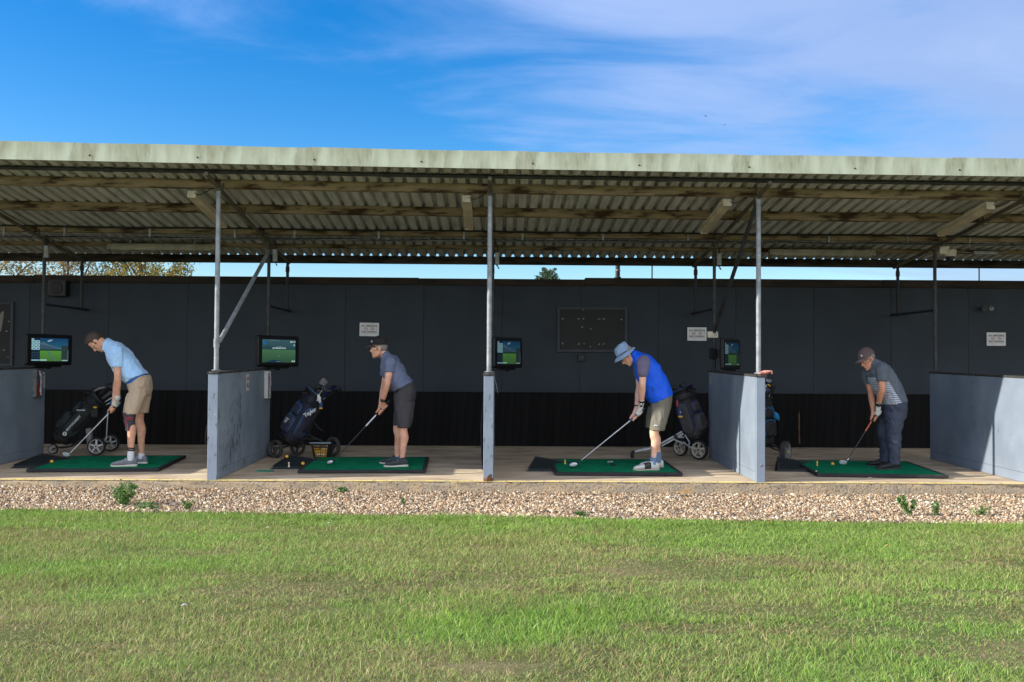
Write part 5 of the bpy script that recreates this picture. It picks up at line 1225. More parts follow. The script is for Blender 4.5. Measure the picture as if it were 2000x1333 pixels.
g = MB(); g.chain([hc+f2*.099*math.cos(a)+H.l*.0865*math.sin(a)+u2*.012 for a in np.linspace(.9, 1.9, 8)], .004, 6, 2, squash=(H.l, .6)); g.build('hat_band', M_WATCH, hat)
M_VEST = mat('bright blue vest', lin(2, 92, 228), lin(0, 82, 212), 1.0, .6, bump=1.0, bscale=1.0, bdist=.03, stretch=(9, 7, 4), lo=.3, hi=.7); M_DOT = mat('spotted grey polo', lin(104, 98, 120), rough=.8, c3=lin(196, 192, 200), c3scale=75, c3lo=.66, c3hi=.69)
shirt(p3, J, [(a, b) for a, b in RG], WD, 6, SL, M_VEST, 'vest', amp=.015, seed=9.1, sl=False, fx=(10, 5, 4))
for k_ in 'NF':
    g = MB(); sh = Vector(J['sh'+k_]); en, r0, r1 = SL[k_]; en = Vector(en); d = (en-sh).normalized(); s_ = -1 if k_ == 'N' else 1
    g.chain([sh+V3(.01, -s_*.02, .0)-d*.01, sh+d*.03, sh.lerp(en, .6), en], [.080, .084, .074, .066], 18, 4)
    me = fuse(g, .008, 2); wrinkle(me, .006, (16, 16, 6), 3.3); place('sleeve', setmat(me, M_DOT), p3)
g = MB(); g.chain([V3(-.07, -.182, 1.02), V3(-.066, -.186, .97)], .004, 6, 2); g.build('zip_pull', M_WATCH, p3)
M_OLV = mat('olive shorts', lin(116, 112, 98), lin(100, 97, 86), 1.0, .8, bump=1.0, bscale=1.0, bdist=.03, stretch=(13, 9, 3.5), lo=.3, hi=.7)
legwear(p3, [(((.196, .95), (-.07, .82)), .185), (RG[6], .194), (RG[7], .188), (((.16, .70), (-.06, .62)), .18)],
 [[(-.066, .165, .774, -.095, .095), (-.082, .125, .631, -.125, .094), (-.092, .075, .488, -.145, .09)], [(-.075, .17, .765, .095, .095), (-.096, .138, .629, .125, .092), (-.105, .066, .506, .145, .088)]], M_OLV, 'shorts', .012, 7.7)
g = MB(); g.ell((-.048, -.236, .555), (.016, 0, .004), (0, .003, 0), (0, 0, .008), 10, 6); g.ell((-.022, -.236, .552), (.012, 0, 0), (0, .003, 0), (0, 0, .007), 10, 6); g.build('shorts_logo', M_WHITE, p3)
w = Vector(J['wrN']); e = (Vector(J['elN'])-w).normalized(); band(p3, 'wrist_band', w+e*.012, w+e*.036, .036, .037, M_WATCH)
g = MB(); g.box(-.016, .016, -.006, .004, -.03, .03); st = g.build('glove_strap', M_WATCH, p3, .003); st.location = w+V3(-.012, -.036, -.022)
g = MB(); g.lathe([(0, 0), (.011, 0), (.011, .004), (0, .004)], Matrix.Translation((0, -.007, .006)) @ FRONT, 14); g.build('ball_marker', M_WHITE, st)
w = Vector(J['wrF']); e = (Vector(J['elF'])-w).normalized(); band(p3, 'wrist_band', w+e*.02, w+e*.034, .033, .033, M_WATCH)
M_GLS = mat('dark spectacle frame', lin(30, 28, 30), rough=.3)
g = MB(); g.chain([H(-.005, .082, .0), H(.05, .076, .004), H(.088, .058, .006)], .0028, 6, 3)
g.chain([H(.097, .034+.021*math.cos(a), .0+.017*math.sin(a)) for a in np.linspace(0, 2*PI, 15)], .0022, 6, 1); g.chain([H(.097, -.034+.021*math.cos(a), .0+.017*math.sin(a)) for a in np.linspace(0, 2*PI, 15)], .0022, 6, 1); g.chain([H(.097, .013, .004), H(.102, 0, .008), H(.097, -.013, .004)], .002, 6, 2); g.build('spectacles', M_GLS, p3)
M_BSOCK = mat('blue grey sock', lin(112, 138, 172), lin(96, 122, 156), 40, .95, bump=.5, bscale=140)
for k_, hh in (('N', .01), ('F', .055)):
    a = Vector(J['an'+k_]); band(p3, 'sock', a+V3(0, 0, -.08), a+V3(.0, 0, hh), .046, .043, M_BSOCK)
M_WSHOE = mat('white golf shoe', lin(216, 214, 208), lin(196, 194, 188), 20, .5); M_SADD = mat('black saddle', lin(52, 50, 50), rough=.5); M_TSOLE = mat('tan sole', lin(172, 160, 146), rough=.7)
for hx, tx, y, yt in ((.016, -.305, -.145, -.20), (.124, -.178, .155, .2)):
    so = shoe(p3, hx, tx, y, yt, M_WSHOE, M_TSOLE, M_WHITE)
    A = Vector((hx, y, 0)); B = Vector((tx, yt, 0)); d = (B-A); L = d.length; d.normalize(); s_ = Vector((-d.y, d.x, 0)); g = MB()
    g.loft([(A+d*L*t_+V3(0, 0, .018+hh*.5), s_*w_, V3(0, 0, hh*.5)) for t_, w_, hh in ((.34, .041, .094), (.42, .0425, .088), (.52, .0452, .076), (.60, .047, .068))], 20, ex=2.6); g.build('saddle', M_SADD, so, sharp=180)
club('driver with pale shaft held by the golfer in the blue vest', (-.155, -.01, .745), (-.318, .0, .598), (-.972, .02, .062), 'driver', M_STEELSH, M_GRIPB, O3)

# --- golfer in trousers
J = dict(shN=(-0.155, -0.17, 1.253), elN=(-0.170, -0.2, 1.005), wrN=(-0.164, -0.075, 0.796), shF=(-0.215, 0.13, 1.186), elF=(-0.180, 0.12, 0.944), wrF=(-0.188, 0.03, 0.713), hipN=(0.060, -0.095, 0.74), knN=(0.004, -0.14, 0.429), anN=(0.0, -0.15, 0.11), hipF=(0.07, 0.095, 0.735), knF=(-0.025, 0.13, 0.42), anF=(0.005, 0.15, 0.11))
RG = [((-.205, 1.39), (-.245, 1.255)), ((-.109, 1.358), (-.283, 1.166)), ((.0, 1.308), (-.235, 1.058)), ((.084, 1.206), (-.19, .962)), ((.147, 1.066), (-.135, .879)), ((.224, .856), (-.085, .795)), ((.22, .78), (-.078, .714)), ((.204, .69), (-.079, .612))]
WD = [.080, .185, .195, .19, .19, .198, .19, .18]
HD = dict(L=(-.145, -.01, .702), R=(-.187, .0, .632), glove=M_GLOVE)
SL = {'N': ((-.165, -.19, 1.10), .074, .066), 'F': ((-.190, .14, 1.07), .070, .062)}
O4 = (4.943, 1.13, .051)
RG = [((a[0]*.95+b[0]*.05, a[1]*.95+b[1]*.05), (b[0]*.95+a[0]*.05, b[1]*.95+a[1]*.05)) for a, b in RG]
p4, H, R, c = golfer('golfer in brown cap, grey patterned polo and long dark trousers', O4, J, (-.256, 1.364), 30, 14, RG, WD, HD, SL, SK[3])
face_parts(H, p4, M_HAIR_G); hair(H, p4, M_HAIR_G, 'rim')
M_RCAP = mat('brown cap cloth', lin(100, 84, 84), lin(88, 74, 74), 10, .85, bump=.25, bscale=120); M_RVIS = mat('brown cap visor', lin(112, 96, 94), lin(98, 84, 82), 10, .85)
cap(H, p4, M_RCAP, M_RVIS, M_WHITE, -4)
def striped_polo():
    m = mat('grey polo with striped side', lin(94, 102, 112), lin(84, 92, 102), 1.0, .75, bump=1.0, bscale=1.0, bdist=.03, stretch=(13, 9, 5), lo=.3, hi=.7)
    nt = m.node_tree; N = nt.nodes; L = nt.links; p = N['Principled BSDF']; old = p.inputs['Base Color'].links[0].from_socket
    tc = N.new('ShaderNodeTexCoord'); sp = N.new('ShaderNodeSeparateXYZ'); L.new(tc.outputs['Object'], sp.inputs[0])
    w = N.new('ShaderNodeTexWave'); w.bands_direction = 'Z'; w.inputs['Scale'].default_value = 14; w.inputs['Distortion'].default_value = 2.5; w.inputs['Detail'].default_value = 1; L.new(tc.outputs['Object'], w.inputs[0])
    r = N.new('ShaderNodeMapRange'); r.inputs['From Min'].default_value = .4; r.inputs['From Max'].default_value = .6; L.new(w.outputs['Fac'], r.inputs['Value'])
    st = N.new('ShaderNodeMix'); st.data_type = 'RGBA'; st.inputs['A'].default_value = (*lin(116, 124, 138), 1); st.inputs['B'].default_value = (*lin(188, 194, 206), 1); L.new(r.outputs[0], st.inputs['Factor'])
    # side panel: bounded by a line running down and back, open below the sleeve
    a = N.new('ShaderNodeMath'); a.operation = 'MULTIPLY_ADD'; a.inputs[1].default_value = .62; L.new(sp.outputs['Z'], a.inputs[0]); L.new(sp.outputs['X'], a.inputs[2])
    lt = N.new('ShaderNodeMath'); lt.operation = 'LESS_THAN'; lt.inputs[1].default_value = .60; L.new(a.outputs[0], lt.inputs[0])
    zl = N.new('ShaderNodeMath'); zl.operation = 'LESS_THAN'; zl.inputs[1].default_value = 1.15; L.new(sp.outputs['Z'], zl.inputs[0])
    mu = N.new('ShaderNodeMath'); mu.operation = 'MULTIPLY'; L.new(lt.outputs[0], mu.inputs[0]); L.new(zl.outputs[0], mu.inputs[1])
    x = N.new('ShaderNodeMix'); x.data_type = 'RGBA'; L.new(mu.outputs[0], x.inputs['Factor']); L.new(old, x.inputs['A']); L.new(st.outputs['Result'], x.inputs['B']); L.new(x.outputs['Result'], p.inputs['Base Color'])
    return m
M_GP = mat('grey polo sleeve', lin(94, 102, 112), lin(84, 92, 102), 1.0, .75, bump=1.0, bscale=1.0, bdist=.03, stretch=(13, 9, 6), lo=.3, hi=.7)
shirt(p4, J, RG, WD, 6, {}, striped_polo(), 'polo_shirt', amp=.017, seed=11.4)
for k_ in 'NF':
    g = MB(); sh = Vector(J['sh'+k_]); en, r0, r1 = SL[k_]; en = Vector(en); d = (en-sh).normalized(); s_ = -1 if k_ == 'N' else 1
    g.chain([sh+V3(.02, -s_*.05, .02), sh+d*.01, sh.lerp(en, .55), en], [.078, .080, .075, .070], 18, 4, caps='flat')
    me = fuse(g, .008, 2); wrinkle(me, .007, (16, 16, 6), 5.3); place('sleeve', setmat(me, M_GP), p4)
g = MB(); g.chain([V3(-.262, .03, 1.20), V3(-.275, .035, 1.10)], .006, 6, 2); g.build('placket', M_SADD, p4)
M_TRS = mat('blue grey trousers', lin(66, 72, 88), lin(56, 62, 76), 1.0, .8, bump=1.0, bscale=1.0, bdist=.03, stretch=(8, 8, 9), lo=.3, hi=.7)
legwear(p4, [(((.20, .87), (-.07, .79)), .185), (RG[6], .196), (RG[7], .188), (((.19, .64), (-.08, .60)), .18)],
 [[(-.075, .178, .707, -.095, .098), (-.07, .126, .581, -.125, .09), (-.078, .080, .46, -.14, .082), (-.068, .074, .289, -.15, .078), (-.062, .068, .174, -.15, .076), (-.066, .070, .07, -.15, .076)], [(-.065, .18, .70, .095, .098), (-.088, .10, .552, .12, .088), (-.088, .045, .421, .13, .082), (-.053, .063, .25, .15, .078), (-.048, .062, .152, .15, .076), (-.054, .064, .068, .15, .076)]], M_TRS, 'trousers', .018, 12.7, (8, 6, 7))
w = Vector(J['wrN']); e = (Vector(J['elN'])-w).normalized(); band(p4, 'watch', w+e*.0, w+e*.034, .036, .037, M_WATCH)
g = MB(); g.ell(w+e*.017+V3(-.006, -.036, 0), (.021, 0, 0), (0, .009, 0), (0, 0, .021), 14, 8); g.build('watch_face', M_FACE, p4)
M_KSHOE = mat('black shoe', lin(40, 40, 42), lin(34, 34, 36), 20, .6, bump=.2); M_KSOLE = mat('black sole', lin(48, 48, 50), rough=.7)
for k_ in 'NF':
    a = Vector(J['an'+k_]); band(p4, 'sock', a+V3(0, 0, -.09), a+V3(.0, 0, .03), .046, .043, M_WATCH)
shoe(p4, .073, -.235, -.145, -.21, M_KSHOE, M_KSOLE, M_KSHOE); shoe(p4, .08, -.205, .155, .2, M_KSHOE, M_KSOLE, M_KSHOE)
club('iron with orange shaft band held by the golfer in trousers', (-.108, -.01, .775), (-.212, .0, .604), (-.535, .02, .074), 'iron', M_GRAPH, M_GRIP, O4, M_ORG)

# ================================================================== bags and trolleys
def frame_from(B, T, front):
    B, T = Vector(B), Vector(T); z = (T-B).normalized(); f = Vector(front); f = (f-z*f.dot(z)).normalized(); y = z.cross(f)
    return Matrix(((f.x, y.x, z.x, B.x), (f.y, y.y, z.y, B.y), (f.z, y.z, z.z, B.z), (0, 0, 0, 1))), (T-B).length
M_BASE = mat('black moulded plastic', lin(30, 30, 31), lin(24, 24, 25), 8, .55); M_STRAP = mat('black webbing', lin(34, 34, 36), rough=.85)
def golf_bag(label, B, T, front, mb_, mp_, acc, strap_side=1):
    M, L = frame_from(B, T, front)
    t = thing('golf_bag', label, 'golf bag', group='golf bags', M=M)
    g = MB(); R = []
    for z, rx, ry in ((.03, .112, .135), (.08, .122, .146), (.36, .120, .144), (.62, .112, .132), (.80, .116, .138), (.90, .122, .146)):
        R.append(((0, 0, z*L), (rx, 0, 0), (0, ry, 0)))
    g.loft(R, 30, ex=2.6); me = fuse(g, .010, 1); wrinkle(me, .010, (9, 9, 5), 3+len(label)); place('bag_body', setmat(me, mb_), t)
    g = MB(); g.loft([((0, 0, 0), (.105, 0, 0), (0, .125, 0)), ((0, 0, .02), (.128, 0, 0), (0, .152, 0)), ((0, 0, .075*L), (.130, 0, 0), (0, .154, 0)), ((0, 0, .09*L), (.121, 0, 0), (0, .146, 0))], 28, ex=2.6); g.build('base', M_BASE, t)
    # rim: padded hoop, dividers, handle
    g = MB(); g.chain([(.130*math.cos(a), .155*math.sin(a), .955*L+.03*math.cos(a)) for a in np.linspace(0, 2*PI, 29)], .020, 10, 1, caps='flat'); o = g.build('rim', M_BASE, t)
    g = MB(); g.chain([(.133*math.cos(a), .158*math.sin(a), .975*L+.03*math.cos(a)) for a in np.linspace(0, 2*PI, 29)], .008, 8, 1, caps='flat'); g.build('rim_trim', acc, o)
    g = MB(); g.loft([((0, 0, .89*L), (.12, 0, 0), (0, .145, 0)), ((0, 0, .95*L), (.125, 0, .02), (0, .15, 0))], 26); g.build('cuff', M_BASE, t)
    g = MB(); g.chain([(.14, -.05, .94*L), (.185, -.03, .90*L), (.185, .03, .90*L), (.14, .05, .94*L)], .013, 8, 3); g.build('grab_handle', M_STRAP, t)
    # pockets: large one low on the front, long ones down both flanks
    def pocket(c, nrm, w, h, d, up=Vector((0, 0, 1)), m=mp_, zipc=acc):
        n = Vector(nrm).normalized(); s = n.cross(up).normalized(); c = Vector(c)
        g = MB(); R = []
        for k, (q, e) in enumerate(((0, 1.0), (.45, 1.0), (.8, .92), (1.0, .70))): R.append((c+n*(d*q), s*w*e, up*h*e))
        g.loft(R, 26, ex=3.2); me = fuse(g, .008, 2); wrinkle(me, .006, (12, 12, 8), c.z*9); p = place('pocket', setmat(me, m), t)
        g = MB(); pts = []
        for a in np.linspace(-.25*PI, 1.25*PI, 22):
            ca, sa = math.cos(a), math.sin(a); pts.append(c+n*(d*.62)+s*(w*1.0*math.copysign(abs(ca)**(2/3.2), ca))+up*(h*1.0*math.copysign(abs(sa)**(2/3.2), sa)))
        g.chain(pts, .0055, 6, 1); g.build('zip_trim', zipc, p)
        return p, n, s, c+n*d
    P = [pocket((.10, 0, .30*L), (1, 0, .06), .105, .165*L, .085), pocket((.105, 0, .60*L), (1, 0, .04), .085, .10*L, .05),
         pocket((0, -.125, .44*L), (0, -1, 0), .092, .30*L, .045), pocket((0, .125, .44*L), (0, 1, 0), .092, .30*L, .045)]
    g = MB(); s = strap_side; g.chain([(-.02, s*.14, .86*L), (-.02, s*.23, .72*L), (-.03, s*.22, .45*L), (-.03, s*.15, .25*L)], .024, 8, 4, squash=(Vector((0, 1, 0)), .35)); g.build('carry_strap', M_STRAP, t)
    g = MB(); g.chain([(.135*math.cos(a), .165*math.sin(a), .80*L) for a in np.linspace(0, 2*PI, 25)], .010, 8, 1, caps='flat'); g.build('buckle_strap', M_STRAP, t)
    return t, M, L, P
def wheel(parent, c, axis, R, w, rim_m, n=5, tyre_m=None, hubc=None):
    ax = Vector(axis).normalized(); Q = ax.to_track_quat('Z', 'Y').to_matrix().to_4x4(); M = Matrix.Translation(Vector(c)) @ Q
    g = MB(); g.lathe([(R*.80, -w*.42), (R*.90, -w*.5), (R*.98, -w*.36), (R, 0), (R*.98, w*.36), (R*.90, w*.5), (R*.80, w*.42), (R*.78, 0), (R*.80, -w*.42)], M, 36); o = g.build('wheel', tyre_m or M_RUB, parent)
    g = MB(); g.lathe([(R*.70, -w*.3), (R*.80, -w*.44), (R*.80, w*.44), (R*.70, w*.3), (R*.70, -w*.3)], M, 36)
    for k in range(n):
        a = 2*PI*k/n+.3; d = Vector((math.cos(a), math.sin(a), 0)); e = Vector((-d.y, d.x, 0)); vs = []
        for r, ww, zz in ((R*.16, R*.10, w*.34), (R*.74, R*.075, w*.30)):
            for q in (-1, 1):
                for z in (-1, 1): vs.append(M @ (d*r+e*(ww*q)+Vector((0, 0, zz*z))))
        g.add(vs, [(0, 1, 3, 2), (4, 6, 7, 5), (0, 2, 6, 4), (1, 5, 7, 3), (0, 4, 5, 1), (2, 3, 7, 6)])
    g.lathe([(0, -w*.46), (R*.22, -w*.46), (R*.22, w*.46), (0, w*.46)], M, 20); g.build('rim', rim_m, o)
    g = MB(); g.lathe([(0, -w*.64), (R*.09, -w*.62), (R*.11, -w*.50), (R*.11, w*.50), (R*.09, w*.62), (0, w*.64)], M, 14); g.build('hub_cap', hubc or M_BASE, o)
    return o
def bag_club(label, M, L, xy, out, lean, kind, m=None, gp='clubs standing in the bags', knob=1.0):
    p0 = Vector((xy[0], xy[1], L*.72)); d = Vector((lean[0], lean[1], 1)).normalized(); p1 = p0+d*(L*.28+out)
    t = thing('golf_club', label, 'golf club', group=gp, M=M @ Matrix.Translation(p1))
    if kind == 'cover':
        g = MB(); g.chain([-d*.20, -d*.12, -d*.02, d*.02], [.020*knob, .026*knob, .036*knob, .030*knob], 14, 3); g.ell(Vector((-.03, .0, -.0)), (.058*knob, 0, .01), (0, .050*knob, 0), (-.01, 0, .040*knob), 16, 10)
        place('head_cover', setmat(fuse(g, .007, 2), m), t)
    else:
        g = MB(); g.chain([(0, 0, 0), -d*.012], [.008, .008], 8, 1); g.build('hosel', M_STEELSH, t)
        g = MB(); pts = [(.006, -.012), (.0, .02), (-.035, .030), (-.070, .034), (-.082, .018), (-.075, -.008), (-.05, -.02), (-.015, -.024)]; a = random.uniform(0, 6)
        g.prism(pts, Matrix.Rotation(a, 4, 'Z') @ Matrix.Rotation(math.radians(70), 4, 'X'), .010); g.build('club_head', m or mat('iron head', lin(170, 174, 180), lin(140, 144, 150), 30, .3, .8), t, .003)
    g = MB(); g.chain([p0-p1, Vector((0, 0, 0))], .0055, 8, 1); g.build('shaft', M_STEELSH, t)
    return t
def rods(parent, name, pts, r, m, seg=10, sub=2): g = MB(); g.chain(pts, r, seg, sub); return g.build(name, m, parent)
M_WHT = mat('white print', lin(210, 214, 216), rough=.6); M_SILV = mat('silver frame', lin(186, 188, 190), lin(168, 170, 172), 12, .4, .4); M_BLKF = mat('black trolley frame', lin(30, 31, 33), rough=.45)
M_GREYC = mat('grey knit cover', lin(128, 126, 124), lin(108, 106, 106), 40, .95, bump=.5, bscale=140); M_BLKC = mat('black leather cover', lin(30, 30, 32), lin(22, 22, 24), 20, .5, bump=.2)
# --- bag and trolley in the first bay
M_BAG1 = mat('charcoal bag cloth', lin(30, 33, 37), lin(24, 27, 31), 10, .7, bump=.2); M_BAG1P = mat('grey green bag panel', lin(46, 53, 54), lin(36, 42, 45), 9, .7, bump=.2); M_CYAN = mat('cyan trim', lin(40, 130, 150), rough=.6)
b1, M, L, P = golf_bag('black and charcoal golf bag with white lettering leaning in the first bay', (-6.16, 2.66, .24), (-5.60, 2.66, .86), (-1, -.35, .2), M_BAG1, M_BAG1P, mat('dim teal trim', lin(36, 62, 70), rough=.6), 1)
def decal(parent, M, world_pos, xdir, nrm, body, size, m, spacing=1.0):
    x = Vector(xdir).normalized(); n = Vector(nrm); n = (n-x*n.dot(x)).normalized(); y = n.cross(x); W = Matrix(((x.x, y.x, n.x, world_pos[0]), (x.y, y.y, n.y, world_pos[1]), (x.z, y.z, n.z, world_pos[2]), (0, 0, 0, 1)))
    return text(body, size, m, parent, M.inverted() @ W, spacing=spacing), W
ax = Vector((.56, 0, .62))
decal(b1, M, (-5.90, 2.475, .475), ax, (0, -1, 0), 'MOTOCADDY', .042, M_WHT, 1.05)
g = MB(); W = M.inverted() @ (Matrix.Translation((-6.02, 2.485, .33)) @ FRONT); g.lathe([(0, 0), (.03, 0), (.03, .003), (0, .003)], W, 22); o = g.build('logo_disc', M_WHT, b1)
g = MB(); W2 = M.inverted() @ (Matrix.Translation((-6.02, 2.4815, .33)) @ FRONT); g.prism([(-.016, -.004), (0, .018), (.016, -.004), (.0, .002)], W2, .001); g.prism([(-.003, -.018), (.003, -.018), (.003, .0), (-.003, .0)], W2, .001); g.build('logo_arrow', M_BASE, o)
decal(b1, M, (-5.80, 2.48, .66), (1, 0, .02), (0, -1, 0), 'Motocaddy', .026, M_WHT)
for xy, out, lean, kd, m, lb, kn in (((.05, .04), .20, (-.10, .05), 'cover', M_BLKC, 'driver in a black cover at the top of the charcoal bag', 1.15), ((.0, -.05), .14, (-.25, -.1), 'cover', M_GREYC, 'club in a grey cover in the charcoal bag', .8), ((-.05, -.02), .10, (-.3, -.05), 'iron', None, 'upper iron poking out of the charcoal bag', 1), ((-.07, .04), .05, (-.34, .1), 'iron', None, 'lower iron poking out of the charcoal bag', 1)):
    bag_club(lb, M, L, xy, out, lean, kd, m, knob=kn)
t1 = thing('golf_trolley', 'electric golf trolley with five-spoked silver wheels in the first bay', 'golf trolley', (-5.8, 2.7, floor_z(2.7)), 'golf trolleys'); o_ = Vector(t1.location)
def tp(x, y, z): return Vector((x, y, z))-o_
wheel(t1, tp(-5.559, 2.44, .163), (0.06, -1, 0), .124, .06, M_SILV, 5); wheel(t1, tp(-5.58, 2.98, .168), (0, 1, 0), .124, .06, M_SILV, 5); wheel(t1, tp(-6.228, 2.6, .108), (0, -1, 0), .070, .04, M_SILV, 6)
rods(t1, 'main_tube', [tp(-6.15, 2.66, .12), tp(-5.99, 2.68, .15), tp(-5.88, 2.7, .24), tp(-5.70, 2.7, .40), tp(-5.42, 2.7, .80), tp(-5.40, 2.7, .92)], .016, M_BLKF); rods(t1, 'fork', [tp(-6.228, 2.57, .108), tp(-6.17, 2.58, .13), tp(-6.10, 2.66, .13)], .010, M_BLKF)
rods(t1, 'axle', [tp(-5.559, 2.46, .163), tp(-5.58, 2.97, .168)], .014, M_BLKF); rods(t1, 'rear_stay', [tp(-5.56, 2.52, .18), tp(-5.64, 2.62, .28), tp(-5.76, 2.7, .34)], .013, M_BLKF); rods(t1, 'umbrella_tube', [tp(-5.47, 2.55, .25), tp(-5.455, 2.55, .66)], .008, M_SILV)
g = MB(); g.box(-.035, .035, -.04, .04, -.12, .12, M=Matrix.Translation(tp(-5.68, 2.50, .29)) @ Matrix.Rotation(-.1, 4, 'Y')); g.build('battery_box', mat('grey battery', lin(120, 122, 122), lin(104, 106, 106), 10, .5), t1, .01)
g = MB(); g.box(-.05, .05, -.04, .04, -.06, .06, M=Matrix.Translation(tp(-5.60, 2.47, .62))); o = g.build('accessory_pouch', M_BASE, t1, .012); g = MB(); g.ell(tp(-5.59, 2.45, .70), (.03, 0, 0), (0, .02, 0), (0, 0, .016), 10, 6); g.build('yellow_tag', mat('yellow tag', lin(206, 170, 40), rough=.6), o)
rods(t1, 'handle', [tp(-5.40, 2.7, .92), tp(-5.46, 2.62, .97), tp(-5.56, 2.56, .965), tp(-5.64, 2.56, .93)], .016, M_GREYC, 12, 4)
# --- bag and trolley in the second bay
M_BAG2 = mat('navy bag cloth', lin(40, 44, 62), lin(32, 36, 52), 10, .65, bump=.2); M_BAG2P = mat('navy grey bag panel', lin(58, 60, 80), lin(48, 50, 68), 10, .65, bump=.2); M_BLUE = mat('bright blue trim', lin(26, 110, 170), rough=.6)
b2, M, L, P = golf_bag('navy golf bag with blue trim and white logos beside the flaking partition', (-2.93, 2.44, .25), (-2.54, 2.44, .93), (-1, -.95, .2), M_BAG2, M_BAG2P, M_BLUE, 1)
ax2 = Vector((.39, 0, .68))
decal(b2, M, (-2.585, 2.285, .655), (.80, .28, .50), (.25, -1, .1), 'Taylor', .075, M_WHT, .95)
g = MB(); W = Matrix.Translation(P[0][3]+Vector((.001, .0, .02))) @ SIDE_R; g.prism([(-.05, .02), (-.02, .036), (.035, .042), (.05, .034), (.03, .024), (-.01, .022)], W, .003); g.prism([(.0, .018), (.022, .02), (.012, -.03), (-.018, -.044), (-.008, -.02)], W, .003); g.prism([(-.028, .012), (-.012, .016), (-.026, -.022), (-.046, -.03), (-.036, -.01)], W, .003); g.build('logo_mark', M_WHT, b2)
for xy, out, lean, kd, m, lb, kn in (((.05, .05), .10, (.08, .1), 'cover', M_BLKC, 'club in a black cover on the left of the navy bag', .8), ((-.02, -.04), .17, (-.12, -.1), 'cover', M_GREYC, 'driver in a grey and white striped cover standing in the navy bag', 1.05), ((-.07, .03), .18, (-.30, .0), 'cover', mat('royal blue cover', lin(30, 44, 120), lin(24, 36, 100), 30, .9), 'club in a royal blue cover in the navy bag', .75), ((-.06, -.06), .08, (-.30, -.15), 'cover', M_GREYC, 'club in a plain grey cover low in the navy bag', .8), ((.02, .0), .12, (.0, .05), 'iron', None, 'first bright iron in the navy bag', 1), ((.0, .06), .10, (-.05, .1), 'iron', None, 'second bright iron in the navy bag', 1), ((-.09, .0), .22, (-.5, .0), 'cover', M_BLKC, 'club in a black cover leaning far right in the navy bag', .8)):
    c_ = bag_club(lb, M, L, xy, out, lean, kd, m, knob=kn)
    if 'striped' in lb:
        d = Vector((lean[0], lean[1], 1)).normalized()
        for q in (.07, .10, .13): g = MB(); g.chain([-d*(q+.012), -d*q], .037-.06*(q-.07), 14, 1, caps='flat'); g.build('white_stripe', M_WHITE, c_)
t2 = thing('golf_trolley', 'black three-wheeled push trolley behind the ball basket', 'golf trolley', (-2.7, 2.4, floor_z(2.4)), 'golf trolleys'); o_ = Vector(t2.location)
M_TYR = mat('dusty rubber', lin(70, 68, 66), lin(52, 51, 50), 12, .85); M_DRIM = mat('dark grey rim', lin(76, 78, 82), lin(60, 62, 66), 10, .5)
wheel(t2, tp(-3.05, 2.27, .153), (-.50, -.87, 0), .124, .065, M_DRIM, 3, M_TYR); wheel(t2, tp(-2.82, 2.62, .152), (-.40, -.9, 0), .118, .055, M_DRIM, 3, M_TYR); wheel(t2, tp(-2.30, 2.47, .170), (-.62, -.78, 0), .138, .055, M_DRIM, 3, M_TYR)
rods(t2, 'front_arm', [tp(-3.02, 2.30, .16), tp(-2.88, 2.42, .19), tp(-2.70, 2.45, .27), tp(-2.62, 2.45, .34)], .015, M_BLKF); rods(t2, 'side_arm', [tp(-2.68, 2.42, .35), tp(-2.48, 2.44, .27), tp(-2.31, 2.46, .17)], .011, M_BLKF); rods(t2, 'lower_brace', [tp(-2.74, 2.40, .285), tp(-2.55, 2.42, .28), tp(-2.45, 2.43, .26)], .009, M_BLKF)
rods(t2, 'upright', [tp(-2.64, 2.38, .30), tp(-2.56, 2.36, .52), tp(-2.45, 2.36, .72), tp(-2.42, 2.36, .92), tp(-2.30, 2.36, 1.02)], .013, M_BLKF); rods(t2, 'rear_link', [tp(-2.57, 2.38, .54), tp(-2.50, 2.38, .45), tp(-2.43, 2.38, .40)], .009, M_BLKF); rods(t2, 'rear_axle', [tp(-2.82, 2.6, .152), tp(-2.86, 2.5, .19)], .012, M_BLKF)
rods(t2, 'handle_bar', [tp(-2.30, 2.22, 1.0), tp(-2.26, 2.36, 1.02), tp(-2.30, 2.5, 1.0)], .017, M_BASE, 12, 3); g = MB(); g.box(-.05, .05, -.05, .05, -.02, .02, M=Matrix.Translation(tp(-2.34, 2.33, .955))); g.build('console', M_BASE, t2, .01)
for k, (dx, dz, m, lb) in enumerate(((0, 0, M_WHITE, 'crumpled white glove clipped to the navy bag'),)):
    g = MB(); g.chain([(0, 0, .09), (.01, 0, .05), (.02, 0, .0)], [.014, .024, .016], 10, 3); g.chain([(.0, 0, .05), (-.02, 0, .02)], [.01, .008], 8, 2); me = fuse(g, .006, 1); wrinkle(me, .008, (40, 40, 20), 2); tag(place('glove', setmat(me, M_WHITE), loc=(-2.465, 2.24, .80)), lb, 'glove')
t = thing('valuables_tag', 'small blue and yellow bag tag hanging from the navy bag', 'tag', (-2.43, 2.24, .745)); g = MB(); g.box(-.022, .022, -.005, .005, -.02, .055); g.build('tag_body', mat('blue tag', lin(28, 56, 110), rough=.5), t, .004); g = MB(); g.box(-.024, .024, -.006, .006, -.04, -.021); g.build('tag_foot', mat('yellow foot', lin(220, 176, 50), rough=.5), t, .003)
